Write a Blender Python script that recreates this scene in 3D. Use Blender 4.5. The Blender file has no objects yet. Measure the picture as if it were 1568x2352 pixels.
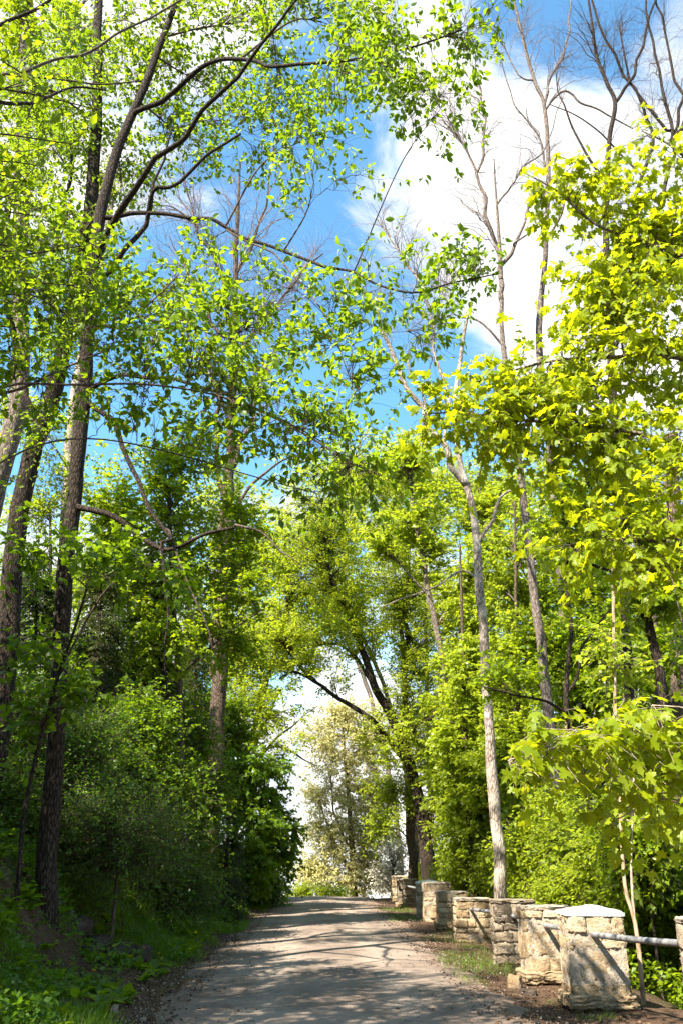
import bpy, math
import numpy as np
from mathutils import Vector, Matrix

# ------------------------------------------------------------------ camera
F, CX, CY = 1907.0, 784.0, 1176.0          # focal length and centre in units of a 1568 x 2352 frame
TH, PS, EYE = math.radians(22.73), math.radians(1.47), 1.6
sc = bpy.context.scene
COL = sc.collection
cam_d = bpy.data.cameras.new('camera')
cam = bpy.data.objects.new('camera', cam_d)
COL.objects.link(cam)
cam.location = (0, 0, EYE)
cam.rotation_euler = (math.pi / 2 + TH, 0, -PS)
cam_d.sensor_fit = 'VERTICAL'
cam_d.sensor_height = 24.0
cam_d.lens = F / 2352.0 * 24.0
cam_d.clip_start = 0.05
cam_d.clip_end = 3000
sc.camera = cam

# ------------------------------------------------------------------ light
LDIR = Vector((0.58, 0.60, -1.0)).normalized()     # the way sunlight travels
SUN_EL = math.asin(-LDIR.z)
SUN_ROT = math.atan2(-LDIR.x, -LDIR.y)
sun_d = bpy.data.lights.new('sun', 'SUN')
sun_d.energy = 4.8
sun_d.angle = math.radians(0.53)
sun_d.color = (1.0, 0.93, 0.80)
sun = bpy.data.objects.new('sun', sun_d)
COL.objects.link(sun)
sun.location = (-20, -20, 40)
sun.rotation_mode = 'QUATERNION'
sun.rotation_quaternion = LDIR.to_track_quat('-Z', 'Y')

sc.view_settings.view_transform = 'Standard'
sc.view_settings.look = 'None'
sc.view_settings.exposure = 2.05
sc.view_settings.gamma = 1.0
sc.view_settings.use_curve_mapping = False
try:
    sc.cycles.max_bounces = 14
    sc.cycles.diffuse_bounces = 6
    sc.cycles.glossy_bounces = 2
    sc.cycles.transmission_bounces = 10
    sc.cycles.caustics_reflective = False
    sc.cycles.caustics_refractive = False
except Exception:
    pass

FW = np.array([math.sin(PS) * math.cos(TH), math.cos(PS) * math.cos(TH), math.sin(TH)])
RT = np.array([math.cos(PS), -math.sin(PS), 0.0])
UP = np.cross(RT, FW)
EYEV = np.array([0, 0, EYE])


def pdir(px, py):
    d = FW * F + RT * (px - CX) - UP * (py - CY)
    return d / np.linalg.norm(d)


def P(px, py, Y):
    """The point of the vertical plane Y metres down the road that a spot of the photo shows."""
    d = FW * F + RT * (px - CX) - UP * (py - CY)
    return EYEV + d * (Y / d[1])


def depth(p):
    return float(np.dot(np.asarray(p) - EYEV, FW))


# world: physical sky with a cloud layer
world = bpy.data.worlds.new('World')
sc.world = world
world.use_nodes = True
wn, wl = world.node_tree.nodes, world.node_tree.links
wn.clear()


def node(tree, kind, **kw):
    n = tree.nodes.new(kind)
    for k, v in kw.items():
        if k.startswith('i_'):
            key = k[2:]
            n.inputs[int(key) if key.isdigit() else key].default_value = v
        else:
            setattr(n, k, v)
    return n


def math_n(tree, op, a, b=None, clamp=False):
    n = tree.nodes.new('ShaderNodeMath')
    n.operation = op
    n.use_clamp = clamp
    for i, v in enumerate((a, b)):
        if v is None:
            continue
        if isinstance(v, (int, float)):
            n.inputs[i].default_value = v
        else:
            tree.links.new(v, n.inputs[i])
    return n.outputs[0]


def ramp_n(tree, fac, stops, interp='LINEAR'):
    n = tree.nodes.new('ShaderNodeValToRGB')
    n.color_ramp.interpolation = interp
    el = n.color_ramp.elements
    while len(el) < len(stops):
        el.new(0.5)
    for e, (p, c) in zip(el, stops):
        e.position = p
        e.color = (*c, 1) if len(c) == 3 else c
    tree.links.new(fac, n.inputs[0])
    return n.outputs[0]


def mixc(tree, fac, a, b, mode='MIX'):
    n = tree.nodes.new('ShaderNodeMix')
    n.data_type = 'RGBA'
    n.blend_type = mode
    for s, v in ((n.inputs[0], fac), (n.inputs[6], a), (n.inputs[7], b)):
        if isinstance(v, (int, float)):
            s.default_value = v
        elif isinstance(v, tuple):
            s.default_value = (*v, 1)
        else:
            tree.links.new(v, s)
    return n.outputs[2]


T = world.node_tree
tc = node(T, 'ShaderNodeTexCoord')
sky = node(T, 'ShaderNodeTexSky', sky_type='NISHITA', sun_disc=False, sun_elevation=SUN_EL, sun_rotation=SUN_ROT,
           altitude=200.0, air_density=1.0, dust_density=0.4, ozone_density=1.2)
sx = node(T, 'ShaderNodeSeparateXYZ')
wl.new(tc.outputs['Generated'], sx.inputs[0])
zc = math_n(T, 'MAXIMUM', sx.outputs[2], 0.02)
cx = node(T, 'ShaderNodeCombineXYZ')
wl.new(sx.outputs[0], cx.inputs[0]); wl.new(sx.outputs[1], cx.inputs[1]); wl.new(zc, cx.inputs[2])
wl.new(cx.outputs[0], sky.inputs[0])
skyc = mixc(T, 1.0, sky.outputs[0], (0.72, 1.12, 1.16), 'MULTIPLY')
no = node(T, 'ShaderNodeTexNoise', i_Scale=2.6, i_Detail=9.0, i_Roughness=0.62, i_Distortion=0.9)
mp = node(T, 'ShaderNodeMapping')
mp.inputs['Scale'].default_value = (1, 1, 1.7)
mp.inputs['Location'].default_value = (0.4, 0.2, 0.1)
wl.new(cx.outputs[0], mp.inputs[0]); wl.new(mp.outputs[0], no.inputs[0])


def lobe(px, py, a0, a1, gain):
    d = pdir(px, py)
    n = T.nodes.new('ShaderNodeVectorMath'); n.operation = 'DOT_PRODUCT'
    wl.new(cx.outputs[0], n.inputs[0]); n.inputs[1].default_value = tuple(d)
    m = T.nodes.new('ShaderNodeMapRange'); m.interpolation_type = 'SMOOTHSTEP'
    wl.new(n.outputs['Value'], m.inputs[0])
    m.inputs[1].default_value = math.cos(math.radians(a0)); m.inputs[2].default_value = math.cos(math.radians(a1))
    m.inputs[3].default_value = 0; m.inputs[4].default_value = gain
    return m.outputs[0]


bias = math_n(T, 'ADD', lobe(1370, 430, 21, 5, 0.50), lobe(150, 40, 18, 6, 0.45))
bias = math_n(T, 'ADD', bias, lobe(1000, 300, 10, 2, 0.16))
bias = math_n(T, 'SUBTRACT', bias, lobe(740, 610, 18, 6, 0.52))
bias = math_n(T, 'SUBTRACT', bias, lobe(1270, 60, 7, 2, 0.50))
hz = T.nodes.new('ShaderNodeMapRange')
wl.new(sx.outputs[2], hz.inputs[0])
hz.inputs[1].default_value = 0.36; hz.inputs[2].default_value = 0.10; hz.inputs[3].default_value = 0; hz.inputs[4].default_value = 0.55
bias = math_n(T, 'ADD', bias, hz.outputs[0])
cl = math_n(T, 'ADD', math_n(T, 'ADD', math_n(T, 'MULTIPLY', math_n(T, 'SUBTRACT', no.outputs[0], .5), 2.7), .5), bias)
mask = T.nodes.new('ShaderNodeMapRange'); mask.interpolation_type = 'SMOOTHSTEP'
wl.new(cl, mask.inputs[0])
mask.inputs[1].default_value = 0.46; mask.inputs[2].default_value = 0.98
b1 = node(T, 'ShaderNodeBackground', i_Strength=0.088)
b2 = node(T, 'ShaderNodeBackground', i_Strength=0.37)
no2 = node(T, 'ShaderNodeTexNoise', i_Scale=5.0, i_Detail=6.0, i_Roughness=0.55)
wl.new(mp.outputs[0], no2.inputs[0])
wl.new(ramp_n(T, no2.outputs[0], [(0.30, (.52, .60, .72)), (0.52, (1.0, .985, .965))]), b2.inputs[0])
wl.new(skyc, b1.inputs[0])
ms = node(T, 'ShaderNodeMixShader')
wl.new(mask.outputs[0], ms.inputs[0]); wl.new(b1.outputs[0], ms.inputs[1]); wl.new(b2.outputs[0], ms.inputs[2])
wo = node(T, 'ShaderNodeOutputWorld')
wl.new(ms.outputs[0], wo.inputs[0])

# ------------------------------------------------------------------ helpers
rng = np.random.default_rng(11)


def unit(v):
    v = np.asarray(v, float)
    return v / np.maximum(np.linalg.norm(v, axis=-1, keepdims=True), 1e-9)


def mesh_obj(name, V, faces, mat, parent=None, origin=(0, 0, 0), smooth=False):
    """V (n,3) in world coordinates; faces = list of integer arrays (m,k)."""
    V = np.asarray(V, np.float32) - np.asarray(origin, np.float32)
    faces = [np.asarray(f, np.int32) for f in faces if len(f)]
    me = bpy.data.meshes.new(name)
    me.vertices.add(len(V)); me.vertices.foreach_set('co', V.ravel())
    nl = sum(f.size for f in faces); nf = sum(len(f) for f in faces)
    me.loops.add(nl); me.polygons.add(nf)
    me.loops.foreach_set('vertex_index', np.concatenate([f.ravel() for f in faces]))
    tot = np.concatenate([np.full(len(f), f.shape[1], np.int32) for f in faces])
    st = np.concatenate([[0], np.cumsum(tot)[:-1]]).astype(np.int32)
    me.polygons.foreach_set('loop_start', st)
    me.polygons.foreach_set('loop_total', tot)
    if smooth:
        me.polygons.foreach_set('use_smooth', np.ones(nf, bool))
    me.update(calc_edges=True)
    me.validate()
    o = bpy.data.objects.new(name, me)
    COL.objects.link(o)
    if mat is not None:
        me.materials.append(mat)
    if parent is not None:
        o.parent = parent
    else:
        o.location = origin
    return o


def tag(o, label, cat, group=None, kind=None):
    if label: o['label'] = label
    if cat: o['category'] = cat
    if group: o['group'] = group
    if kind: o['kind'] = kind
    return o


def thing(name, label, cat, loc, group=None):
    o = bpy.data.objects.new(name, None)
    o.empty_display_size = 0.3
    COL.objects.link(o)
    o.location = tuple(float(c) for c in loc)
    return tag(o, label, cat, group)


def resample(pts, rad, step):
    """Catmull-Rom through the points, then even spacing."""
    pts = np.asarray(pts, float); rad = np.asarray(rad, float)
    n = len(pts)
    pp = np.vstack([2 * pts[0] - pts[1], pts, 2 * pts[-1] - pts[-2]])
    out, ro = [], []
    for i in range(n - 1):
        p0, p1, p2, p3 = pp[i:i + 4]
        t = np.linspace(0, 1, 12, endpoint=False)[:, None]
        out.append(0.5 * (2 * p1 + (p2 - p0) * t + (2 * p0 - 5 * p1 + 4 * p2 - p3) * t ** 2 + (3 * p1 - p0 - 3 * p2 + p3) * t ** 3))
        ro.append(rad[i] + (rad[i + 1] - rad[i]) * t[:, 0])
    out.append(pts[-1:]); ro.append(rad[-1:])
    c = np.concatenate(out); r = np.concatenate(ro)
    s = np.concatenate([[0], np.cumsum(np.linalg.norm(np.diff(c, axis=0), axis=1))])
    m = max(4, int(s[-1] / step) + 1)
    q = np.linspace(0, s[-1], m)
    return np.stack([np.interp(q, s, c[:, k]) for k in range(3)], 1), np.interp(q, s, r)


def tube(c, r, sides=12, rough=0.06, seed=0, flare=0.0):
    """One trunk or limb: a lumpy tube along a centre line."""
    n = len(c)
    t = unit(np.gradient(c, axis=0))
    a = np.zeros((n, 3))
    ref = np.array([1.0, 0, 0]) if abs(t[0][0]) < 0.8 else np.array([0, 1.0, 0])
    v = ref - t[0] * np.dot(ref, t[0]); v /= np.linalg.norm(v)
    for i in range(n):
        v = v - t[i] * np.dot(v, t[i]); v /= np.linalg.norm(v)
        a[i] = v
    b = np.cross(t, a)
    g = np.random.default_rng(seed)
    th = np.linspace(0, 2 * np.pi, sides, endpoint=False)
    s = np.arange(n)[:, None]
    w = np.zeros((n, sides))
    for k in range(1, 5):
        w += g.normal(0, 1 / k) * np.sin(k * th + g.uniform(0, 6.3) + s * g.uniform(-.12, .12)) * 0.5
    w += g.normal(0, 0.35, (n, sides))
    if n > 8:   # knots and swellings
        w += np.interp(np.arange(n), np.linspace(0, n - 1, max(4, n // 4)), g.normal(0, 0.5, max(4, n // 4)))[:, None]
    rr = r[:, None] * (1 + rough * w)
    if flare:
        d = np.linalg.norm(c - c[0], axis=1)
        rr = rr * (1 + flare * np.exp(-d / 0.45)[:, None] * (1 + 0.45 * np.sin(th * 4 + 1.3)))
    V = c[:, None] + rr[..., None] * (np.cos(th)[None, :, None] * a[:, None] + np.sin(th)[None, :, None] * b[:, None])
    V = V.reshape(-1, 3)
    i = np.arange(n - 1)[:, None] * sides; j = np.arange(sides)[None]; j2 = (j + 1) % sides
    Fq = np.stack([i + j, i + j2, i + sides + j2, i + sides + j], -1).reshape(-1, 4)
    V = np.vstack([V, c[:1], c[-1:]])
    k0, k1 = len(V) - 2, len(V) - 1
    jj = np.arange(sides)
    Ft = np.concatenate([np.stack([(jj + 1) % sides, jj, np.full(sides, k0)], 1),
                         np.stack([(n - 1) * sides + jj, (n - 1) * sides + (jj + 1) % sides, np.full(sides, k1)], 1)])
    return V, [Fq, Ft]


def merge(parts):
    Vs, Fs, off = [], {}, 0
    for V, fl in parts:
        Vs.append(V)
        for f in fl:
            f = np.asarray(f)
            if len(f):
                Fs.setdefault(f.shape[1], []).append(f + off)
        off += len(V)
    return np.vstack(Vs), [np.concatenate(v) for v in Fs.values()]


def bez(s, c, e, K):
    t = np.linspace(0, 1, K)[None, :, None]
    return (1 - t) ** 2 * s[:, None] + 2 * t * (1 - t) * c[:, None] + t ** 2 * e[:, None]


def tubes(C, r0, r1, sides=3):
    """Many thin twigs at once. C (N,K,3), r0/r1 (N,)."""
    N, K, _ = C.shape
    t = unit(np.gradient(C, axis=1))
    ref = np.where(np.abs(t[:, :1, 2:]) > 0.85, np.array([1.0, 0, 0]), np.array([0, 0, 1.0]))
    a = unit(np.cross(t, np.broadcast_to(ref, t.shape))); b = np.cross(t, a)
    r = r0[:, None] + (r1 - r0)[:, None] * np.linspace(0, 1, K)[None]
    th = np.linspace(0, 2 * np.pi, sides, endpoint=False)
    V = C[:, :, None] + r[:, :, None, None] * (np.cos(th)[:, None] * a[:, :, None] + np.sin(th)[:, None] * b[:, :, None])
    base = (np.arange(N) * K * sides)[:, None, None]
    i = (np.arange(K - 1) * sides)[None, :, None]; j = np.arange(sides)[None, None]; j2 = (j + 1) % sides
    Fq = np.stack([base + i + j, base + i + j2, base + i + sides + j2, base + i + sides + j], -1).reshape(-1, 4)
    return V.reshape(-1, 3), [Fq]


# leaf shapes: unit length along +Y, face up +Z
LEAF = {}
LEAF['far'] = (np.array([[0, 0, 0], [.33, .42, .07], [0, 1, -.08], [-.33, .42, .07]]), np.array([[0, 1, 2], [0, 2, 3]]))
LEAF['ovate'] = (np.array([[0, 0, 0], [0, .5, -.03], [0, 1.0, -.14], [.22, .2, .06], [.29, .5, .06], [.15, .8, -.02],
                           [-.22, .2, .06], [-.29, .5, .06], [-.15, .8, -.02]]),
                 np.array([[0, 3, 1], [3, 4, 1], [4, 5, 1], [5, 2, 1], [0, 1, 6], [6, 1, 7], [7, 1, 8], [8, 1, 2]]))
LEAF['needle'] = (np.array([[0, 0, 0], [.13, .4, .02], [0, 1, -.1], [-.13, .4, .02]]), np.array([[0, 1, 2], [0, 2, 3]]))
LEAF['blade'] = (np.array([[-.03, 0, 0], [.03, 0, 0], [.022, .5, .06], [-.022, .5, .06], [0, 1, .28]]), np.array([[0, 1, 2], [0, 2, 3], [3, 2, 4]]))
half = np.array([[.03, 0], [.16, -.10], [.36, -.12], [.34, .02], [.30, .10], [.46, .14], [.66, .24], [.55, .32], [.60, .42], [.46, .44],
                 [.30, .46], [.22, .52], [.27, .66], [.36, .76], [.22, .78], [.14, .88], [.06, .96]])
out = np.vstack([half, [[0, 1.1]], half[::-1] * [-1, 1]])
out[:, 0] *= 0.92
mz = -0.30 * (out[:, 0] ** 2 + (out[:, 1] - .3) ** 2) + 0.06 * np.abs(out[:, 0])
mv = np.vstack([[[0, .3, 0]], np.column_stack([out, mz])])
k = len(out)
LEAF['maple'] = (mv, np.array([[0, 1 + (i + 1) % k, 1 + i] for i in range(k)])[:, ::-1])
h2 = np.array([[.04, 0], [.36, -.08], [.30, .12], [.60, .30], [.30, .46], [.26, .74]])
o2 = np.vstack([h2, [[0, 1.05]], h2[::-1] * [-1, 1]])
z2 = -0.28 * (o2[:, 0] ** 2 + (o2[:, 1] - .3) ** 2)
k2 = len(o2)
LEAF['maple_small'] = (np.vstack([[[0, .3, .0]], np.column_stack([o2, z2])]), np.array([[0, 1 + i, 1 + (i + 1) % k2] for i in range(k2)]))


def place_leaves(pos, axis, nrm, size, kind):
    """Copies of a leaf shape, one per row of pos, as one mesh."""
    tv, tf = LEAF[kind]
    if kind != 'blade' and kind != 'needle':   # every leaf its own width, curl and fold
        n = len(pos)
        wd = rng.uniform(.78, 1.12, n)[:, None]; cu = rng.normal(-.06, .20, n)[:, None]; fo = rng.normal(.05, .18, n)[:, None]
        tvn = np.repeat(tv[None], n, 0)
        tvn[:, :, 2] += cu * tv[None, :, 1] ** 2 + fo * np.abs(tv[None, :, 0])
        tvn[:, :, 0] *= wd
    else:
        tvn = tv[None]
    y = unit(axis)
    z = unit(nrm - y * np.sum(nrm * y, 1, keepdims=True))
    x = np.cross(y, z)
    s = size[:, None, None]
    V = pos[:, None] + s * (tvn[:, :, :1] * x[:, None] + tvn[:, :, 1:2] * y[:, None] + tvn[:, :, 2:3] * z[:, None])
    n = len(pos)
    Fc = (tf[None] + (np.arange(n) * len(tv))[:, None, None]).reshape(-1, 3)
    return V.reshape(-1, 3), [Fc]


# ------------------------------------------------------------------ terrain heights
def smooth01(t):
    t = np.clip(t, 0, 1)
    return t * t * (3 - 2 * t)


def road_z(y):
    y = np.asarray(y, float)
    d = y - 41.0
    return -0.095 * np.where(d > 0, d * d / (np.abs(d) + 9), 0.0)


def bumps(x, y, s, seed):
    g = np.random.default_rng(seed)
    z = 0
    for k in range(6):
        a = g.uniform(0, 6.28); f = s * (1.5 ** k) * 0.6
        z = z + np.sin((x * np.cos(a) + y * np.sin(a)) * f + g.uniform(0, 6.28)) / (1.35 ** k)
    return z


ROAD_L, ROAD_R = -1.6, 2.1      # where the made ground ends; the gravel itself spreads a little wider on the bank side


def ground_z(x, y):
    x = np.asarray(x, float); y = np.asarray(y, float)
    z = road_z(y)
    d = ROAD_L - x + 0.18 * np.sin(y * .7) + .1 * np.sin(y * 1.9 + 1)
    hb = 1 - 0.82 * smooth01((y - 26) / 17)
    bank = 0.16 * smooth01((d - .25) / 1.1) + hb * (0.95 * np.clip(d - 1.35, 0, 4.2) * smooth01((d - 1.1) / 1.4) + 0.32 * np.clip(d - 5.5, 0, 40))
    rough = np.clip(d - .6, 0, 1) * (0.055 * bumps(x, y, 1.6, 3) + 0.03 * bumps(x, y, 4.5, 5))
    left = bank + rough
    e = x - ROAD_R
    right = -0.05 * smooth01(e / 0.8) - 1.7 * smooth01((e - 1.9) / 4.5) - 0.05 * np.clip(e - 7, 0, 60) + np.clip(e - .4, 0, 1) * 0.03 * bumps(x, y, 3.0, 8)
    return z + np.where(d > 0, left, 0) + np.where(e > 0, right, 0)


# ------------------------------------------------------------------ materials
def new_mat(name):
    m = bpy.data.materials.new(name)
    m.use_nodes = True
    m.node_tree.nodes.clear()
    return m, m.node_tree


def leaf_mat(name, dark, light, trans, tfac=0.5, rough=0.42, spec=0.35):
    """Thin leaf: diffuse and a little gloss on top, light coming through from behind; each leaf its own tone."""
    m, t = new_mat(name)
    L = t.links
    g = node(t, 'ShaderNodeNewGeometry')
    oi = node(t, 'ShaderNodeTexCoord')
    nz = node(t, 'ShaderNodeTexNoise', i_Scale=0.9, i_Detail=2.0)
    L.new(oi.outputs['Object'], nz.inputs[0])
    f = math_n(t, 'ADD', math_n(t, 'MULTIPLY', g.outputs['Random Per Island'], 0.75), math_n(t, 'MULTIPLY', math_n(t, 'SUBTRACT', nz.outputs[0], 0.38), 0.9), True)
    c = mixc(t, f, dark, light)
    f2 = math_n(t, 'FRACT', math_n(t, 'MULTIPLY', g.outputs['Random Per Island'], 7.31))
    ct = mixc(t, f2, tuple(v * .62 for v in trans), trans)
    b = node(t, 'ShaderNodeBsdfPrincipled', i_Roughness=rough)
    b.inputs['Specular IOR Level'].default_value = spec
    L.new(c, b.inputs['Base Color'])
    tr = node(t, 'ShaderNodeBsdfTranslucent')
    L.new(ct, tr.inputs[0])
    mx = node(t, 'ShaderNodeMixShader', i_0=tfac)
    L.new(b.outputs[0], mx.inputs[1]); L.new(tr.outputs[0], mx.inputs[2])
    o = node(t, 'ShaderNodeOutputMaterial')
    L.new(mx.outputs[0], o.inputs[0])
    return m


def bark_mat(name, c0, c1, c2, scale=9.0, bump=0.6, patch=None):
    """Furrowed bark: noise drawn out along the stem, ridges, and blotches of lichen."""
    m, t = new_mat(name)
    L = t.links
    tc = node(t, 'ShaderNodeTexCoord')
    mp = node(t, 'ShaderNodeMapping')
    mp.inputs['Scale'].default_value = (1, 1, 0.26)
    L.new(tc.outputs['Object'], mp.inputs[0])
    n1 = node(t, 'ShaderNodeTexNoise', i_Scale=scale * 2.2, i_Detail=6.0, i_Roughness=0.65, i_Distortion=0.4)
    L.new(mp.outputs[0], n1.inputs[0])
    v1 = node(t, 'ShaderNodeTexVoronoi', feature='DISTANCE_TO_EDGE', i_Scale=scale * 2.0)
    L.new(mp.outputs[0], v1.inputs[0])
    n2 = node(t, 'ShaderNodeTexNoise', i_Scale=1.7, i_Detail=4.0)
    L.new(tc.outputs['Object'], n2.inputs[0])
    h = math_n(t, 'ADD', math_n(t, 'MULTIPLY', n1.outputs[0], 0.8), math_n(t, 'MULTIPLY', math_n(t, 'MINIMUM', v1.outputs[0], 0.25), 1.6))
    c = ramp_n(t, h, [(0.32, c0), (0.55, c1), (0.85, c2)])
    if patch:
        pf = ramp_n(t, n2.outputs[0], [(0.50, (0, 0, 0)), (0.62, (1, 1, 1))])
        c = mixc(t, pf, c, patch)
    b = node(t, 'ShaderNodeBsdfPrincipled', i_Roughness=0.9)
    b.inputs['Specular IOR Level'].default_value = 0.15
    L.new(c, b.inputs['Base Color'])
    bp = node(t, 'ShaderNodeBump', i_Strength=bump, i_Distance=0.03)
    L.new(h, bp.inputs['Height']); L.new(bp.outputs[0], b.inputs['Normal'])
    o = node(t, 'ShaderNodeOutputMaterial')
    L.new(b.outputs[0], o.inputs[0])
    return m


M = {}
M['leaf_cherry'] = leaf_mat('leaf_cherry', (.05, .11, .004), (.12, .19, .006), (.41, .58, .012), .5)
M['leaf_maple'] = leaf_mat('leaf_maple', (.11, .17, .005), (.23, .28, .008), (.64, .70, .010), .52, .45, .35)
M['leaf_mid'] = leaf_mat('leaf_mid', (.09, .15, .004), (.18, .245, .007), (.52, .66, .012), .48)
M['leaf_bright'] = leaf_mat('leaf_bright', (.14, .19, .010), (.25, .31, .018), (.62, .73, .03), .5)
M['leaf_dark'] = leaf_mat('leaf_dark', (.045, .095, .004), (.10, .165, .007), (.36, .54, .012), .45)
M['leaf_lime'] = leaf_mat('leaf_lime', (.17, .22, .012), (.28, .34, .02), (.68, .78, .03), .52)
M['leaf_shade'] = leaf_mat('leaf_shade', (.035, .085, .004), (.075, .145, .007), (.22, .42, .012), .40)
M['leaf_tan'] = leaf_mat('leaf_tan', (.38, .36, .12), (.64, .60, .30), (.74, .70, .26), .5, .6, .2)
M['blossom'] = leaf_mat('blossom', (.5, .45, .33), (.75, .70, .58), (.6, .55, .4), .3, .6, .2)
M['needle_fir'] = leaf_mat('needle_fir', (.018, .045, .008), (.04, .075, .012), (.08, .15, .02), .25)
M['needle_cedar'] = leaf_mat('needle_cedar', (.035, .055, .010), (.07, .09, .016), (.13, .18, .03), .25)
M['grass'] = leaf_mat('grass', (.05, .11, .006), (.11, .19, .010), (.28, .46, .02), .4)
M['dandelion'] = leaf_mat('dandelion', (.6, .38, .01), (.75, .5, .02), (.6, .4, .02), .2)
M['bark_dark'] = bark_mat('bark_dark', (.009, .007, .005), (.026, .018, .013), (.078, .056, .040), 15, 1.0)
M['bark_brown'] = bark_mat('bark_brown', (.025, .017, .012), (.075, .052, .036), (.17, .125, .09), 14, .8)
M['bark_grey'] = bark_mat('bark_grey', (.04, .03, .024), (.12, .092, .072), (.25, .20, .165), 11, .8)
M['bark_pale'] = bark_mat('bark_pale', (.06, .042, .030), (.21, .16, .122), (.42, .345, .28), 12, .9, (.44, .375, .31))
M['bark_tan'] = bark_mat('bark_tan', (.16, .10, .055), (.34, .23, .14), (.45, .33, .22), 5, .3)
M['twig'] = bark_mat('twig', (.035, .026, .020), (.075, .055, .043), (.12, .09, .07), 8, .1)
M['twig_grey'] = bark_mat('twig_grey', (.10, .075, .07), (.19, .15, .14), (.27, .22, .20), 8, .1)
M['twig_pale'] = bark_mat('twig_pale', (.18, .13, .09), (.32, .25, .18), (.42, .34, .26), 8, .1)


def ground_mat():
    m, t = new_mat('ground_soil')
    L = t.links
    tc = node(t, 'ShaderNodeTexCoord')
    n1 = node(t, 'ShaderNodeTexNoise', i_Scale=1.1, i_Detail=8.0, i_Roughness=0.62)
    n2 = node(t, 'ShaderNodeTexNoise', i_Scale=14.0, i_Detail=6.0, i_Roughness=0.7)
    v = node(t, 'ShaderNodeTexVoronoi', i_Scale=34.0)
    for n in (n1, n2, v):
        L.new(tc.outputs['Object'], n.inputs[0])
    soil = ramp_n(t, n2.outputs[0], [(0.3, (.028, .016, .011)), (0.55, (.070, .042, .027)), (0.8, (.15, .10, .07))])
    litter = mixc(t, math_n(t, 'MULTIPLY', v.outputs[1], 0.5), soil, (.16, .10, .06))
    green = ramp_n(t, n2.outputs[0], [(0.3, (.018, .035, .008)), (0.7, (.05, .075, .018))])
    f = ramp_n(t, n1.outputs[0], [(0.46, (0, 0, 0)), (0.60, (1, 1, 1))])
    # bare dirt beside the road
    s = node(t, 'ShaderNodeSeparateXYZ'); L.new(tc.outputs['Object'], s.inputs[0])
    dl = math_n(t, 'SUBTRACT', ROAD_L - 0.55, s.outputs[0])
    dl = math_n(t, 'MULTIPLY', dl, 1.6, True)
    right = math_n(t, 'MULTIPLY', math_n(t, 'SUBTRACT', s.outputs[0], ROAD_R + 1.9), 1.0, True)
    gf = math_n(t, 'MULTIPLY', f, math_n(t, 'MAXIMUM', dl, right))
    c = mixc(t, gf, litter, green)
    b = node(t, 'ShaderNodeBsdfPrincipled', i_Roughness=0.95)
    b.inputs['Specular IOR Level'].default_value = 0.1
    L.new(c, b.inputs['Base Color'])
    bp = node(t, 'ShaderNodeBump', i_Strength=0.9, i_Distance=0.05)
    L.new(math_n(t, 'ADD', n2.outputs[0], math_n(t, 'MULTIPLY', v.outputs[0], .5)), bp.inputs['Height']); L.new(bp.outputs[0], b.inputs['Normal'])
    L.new(b.outputs[0], node(t, 'ShaderNodeOutputMaterial').inputs[0])
    return m


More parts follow.
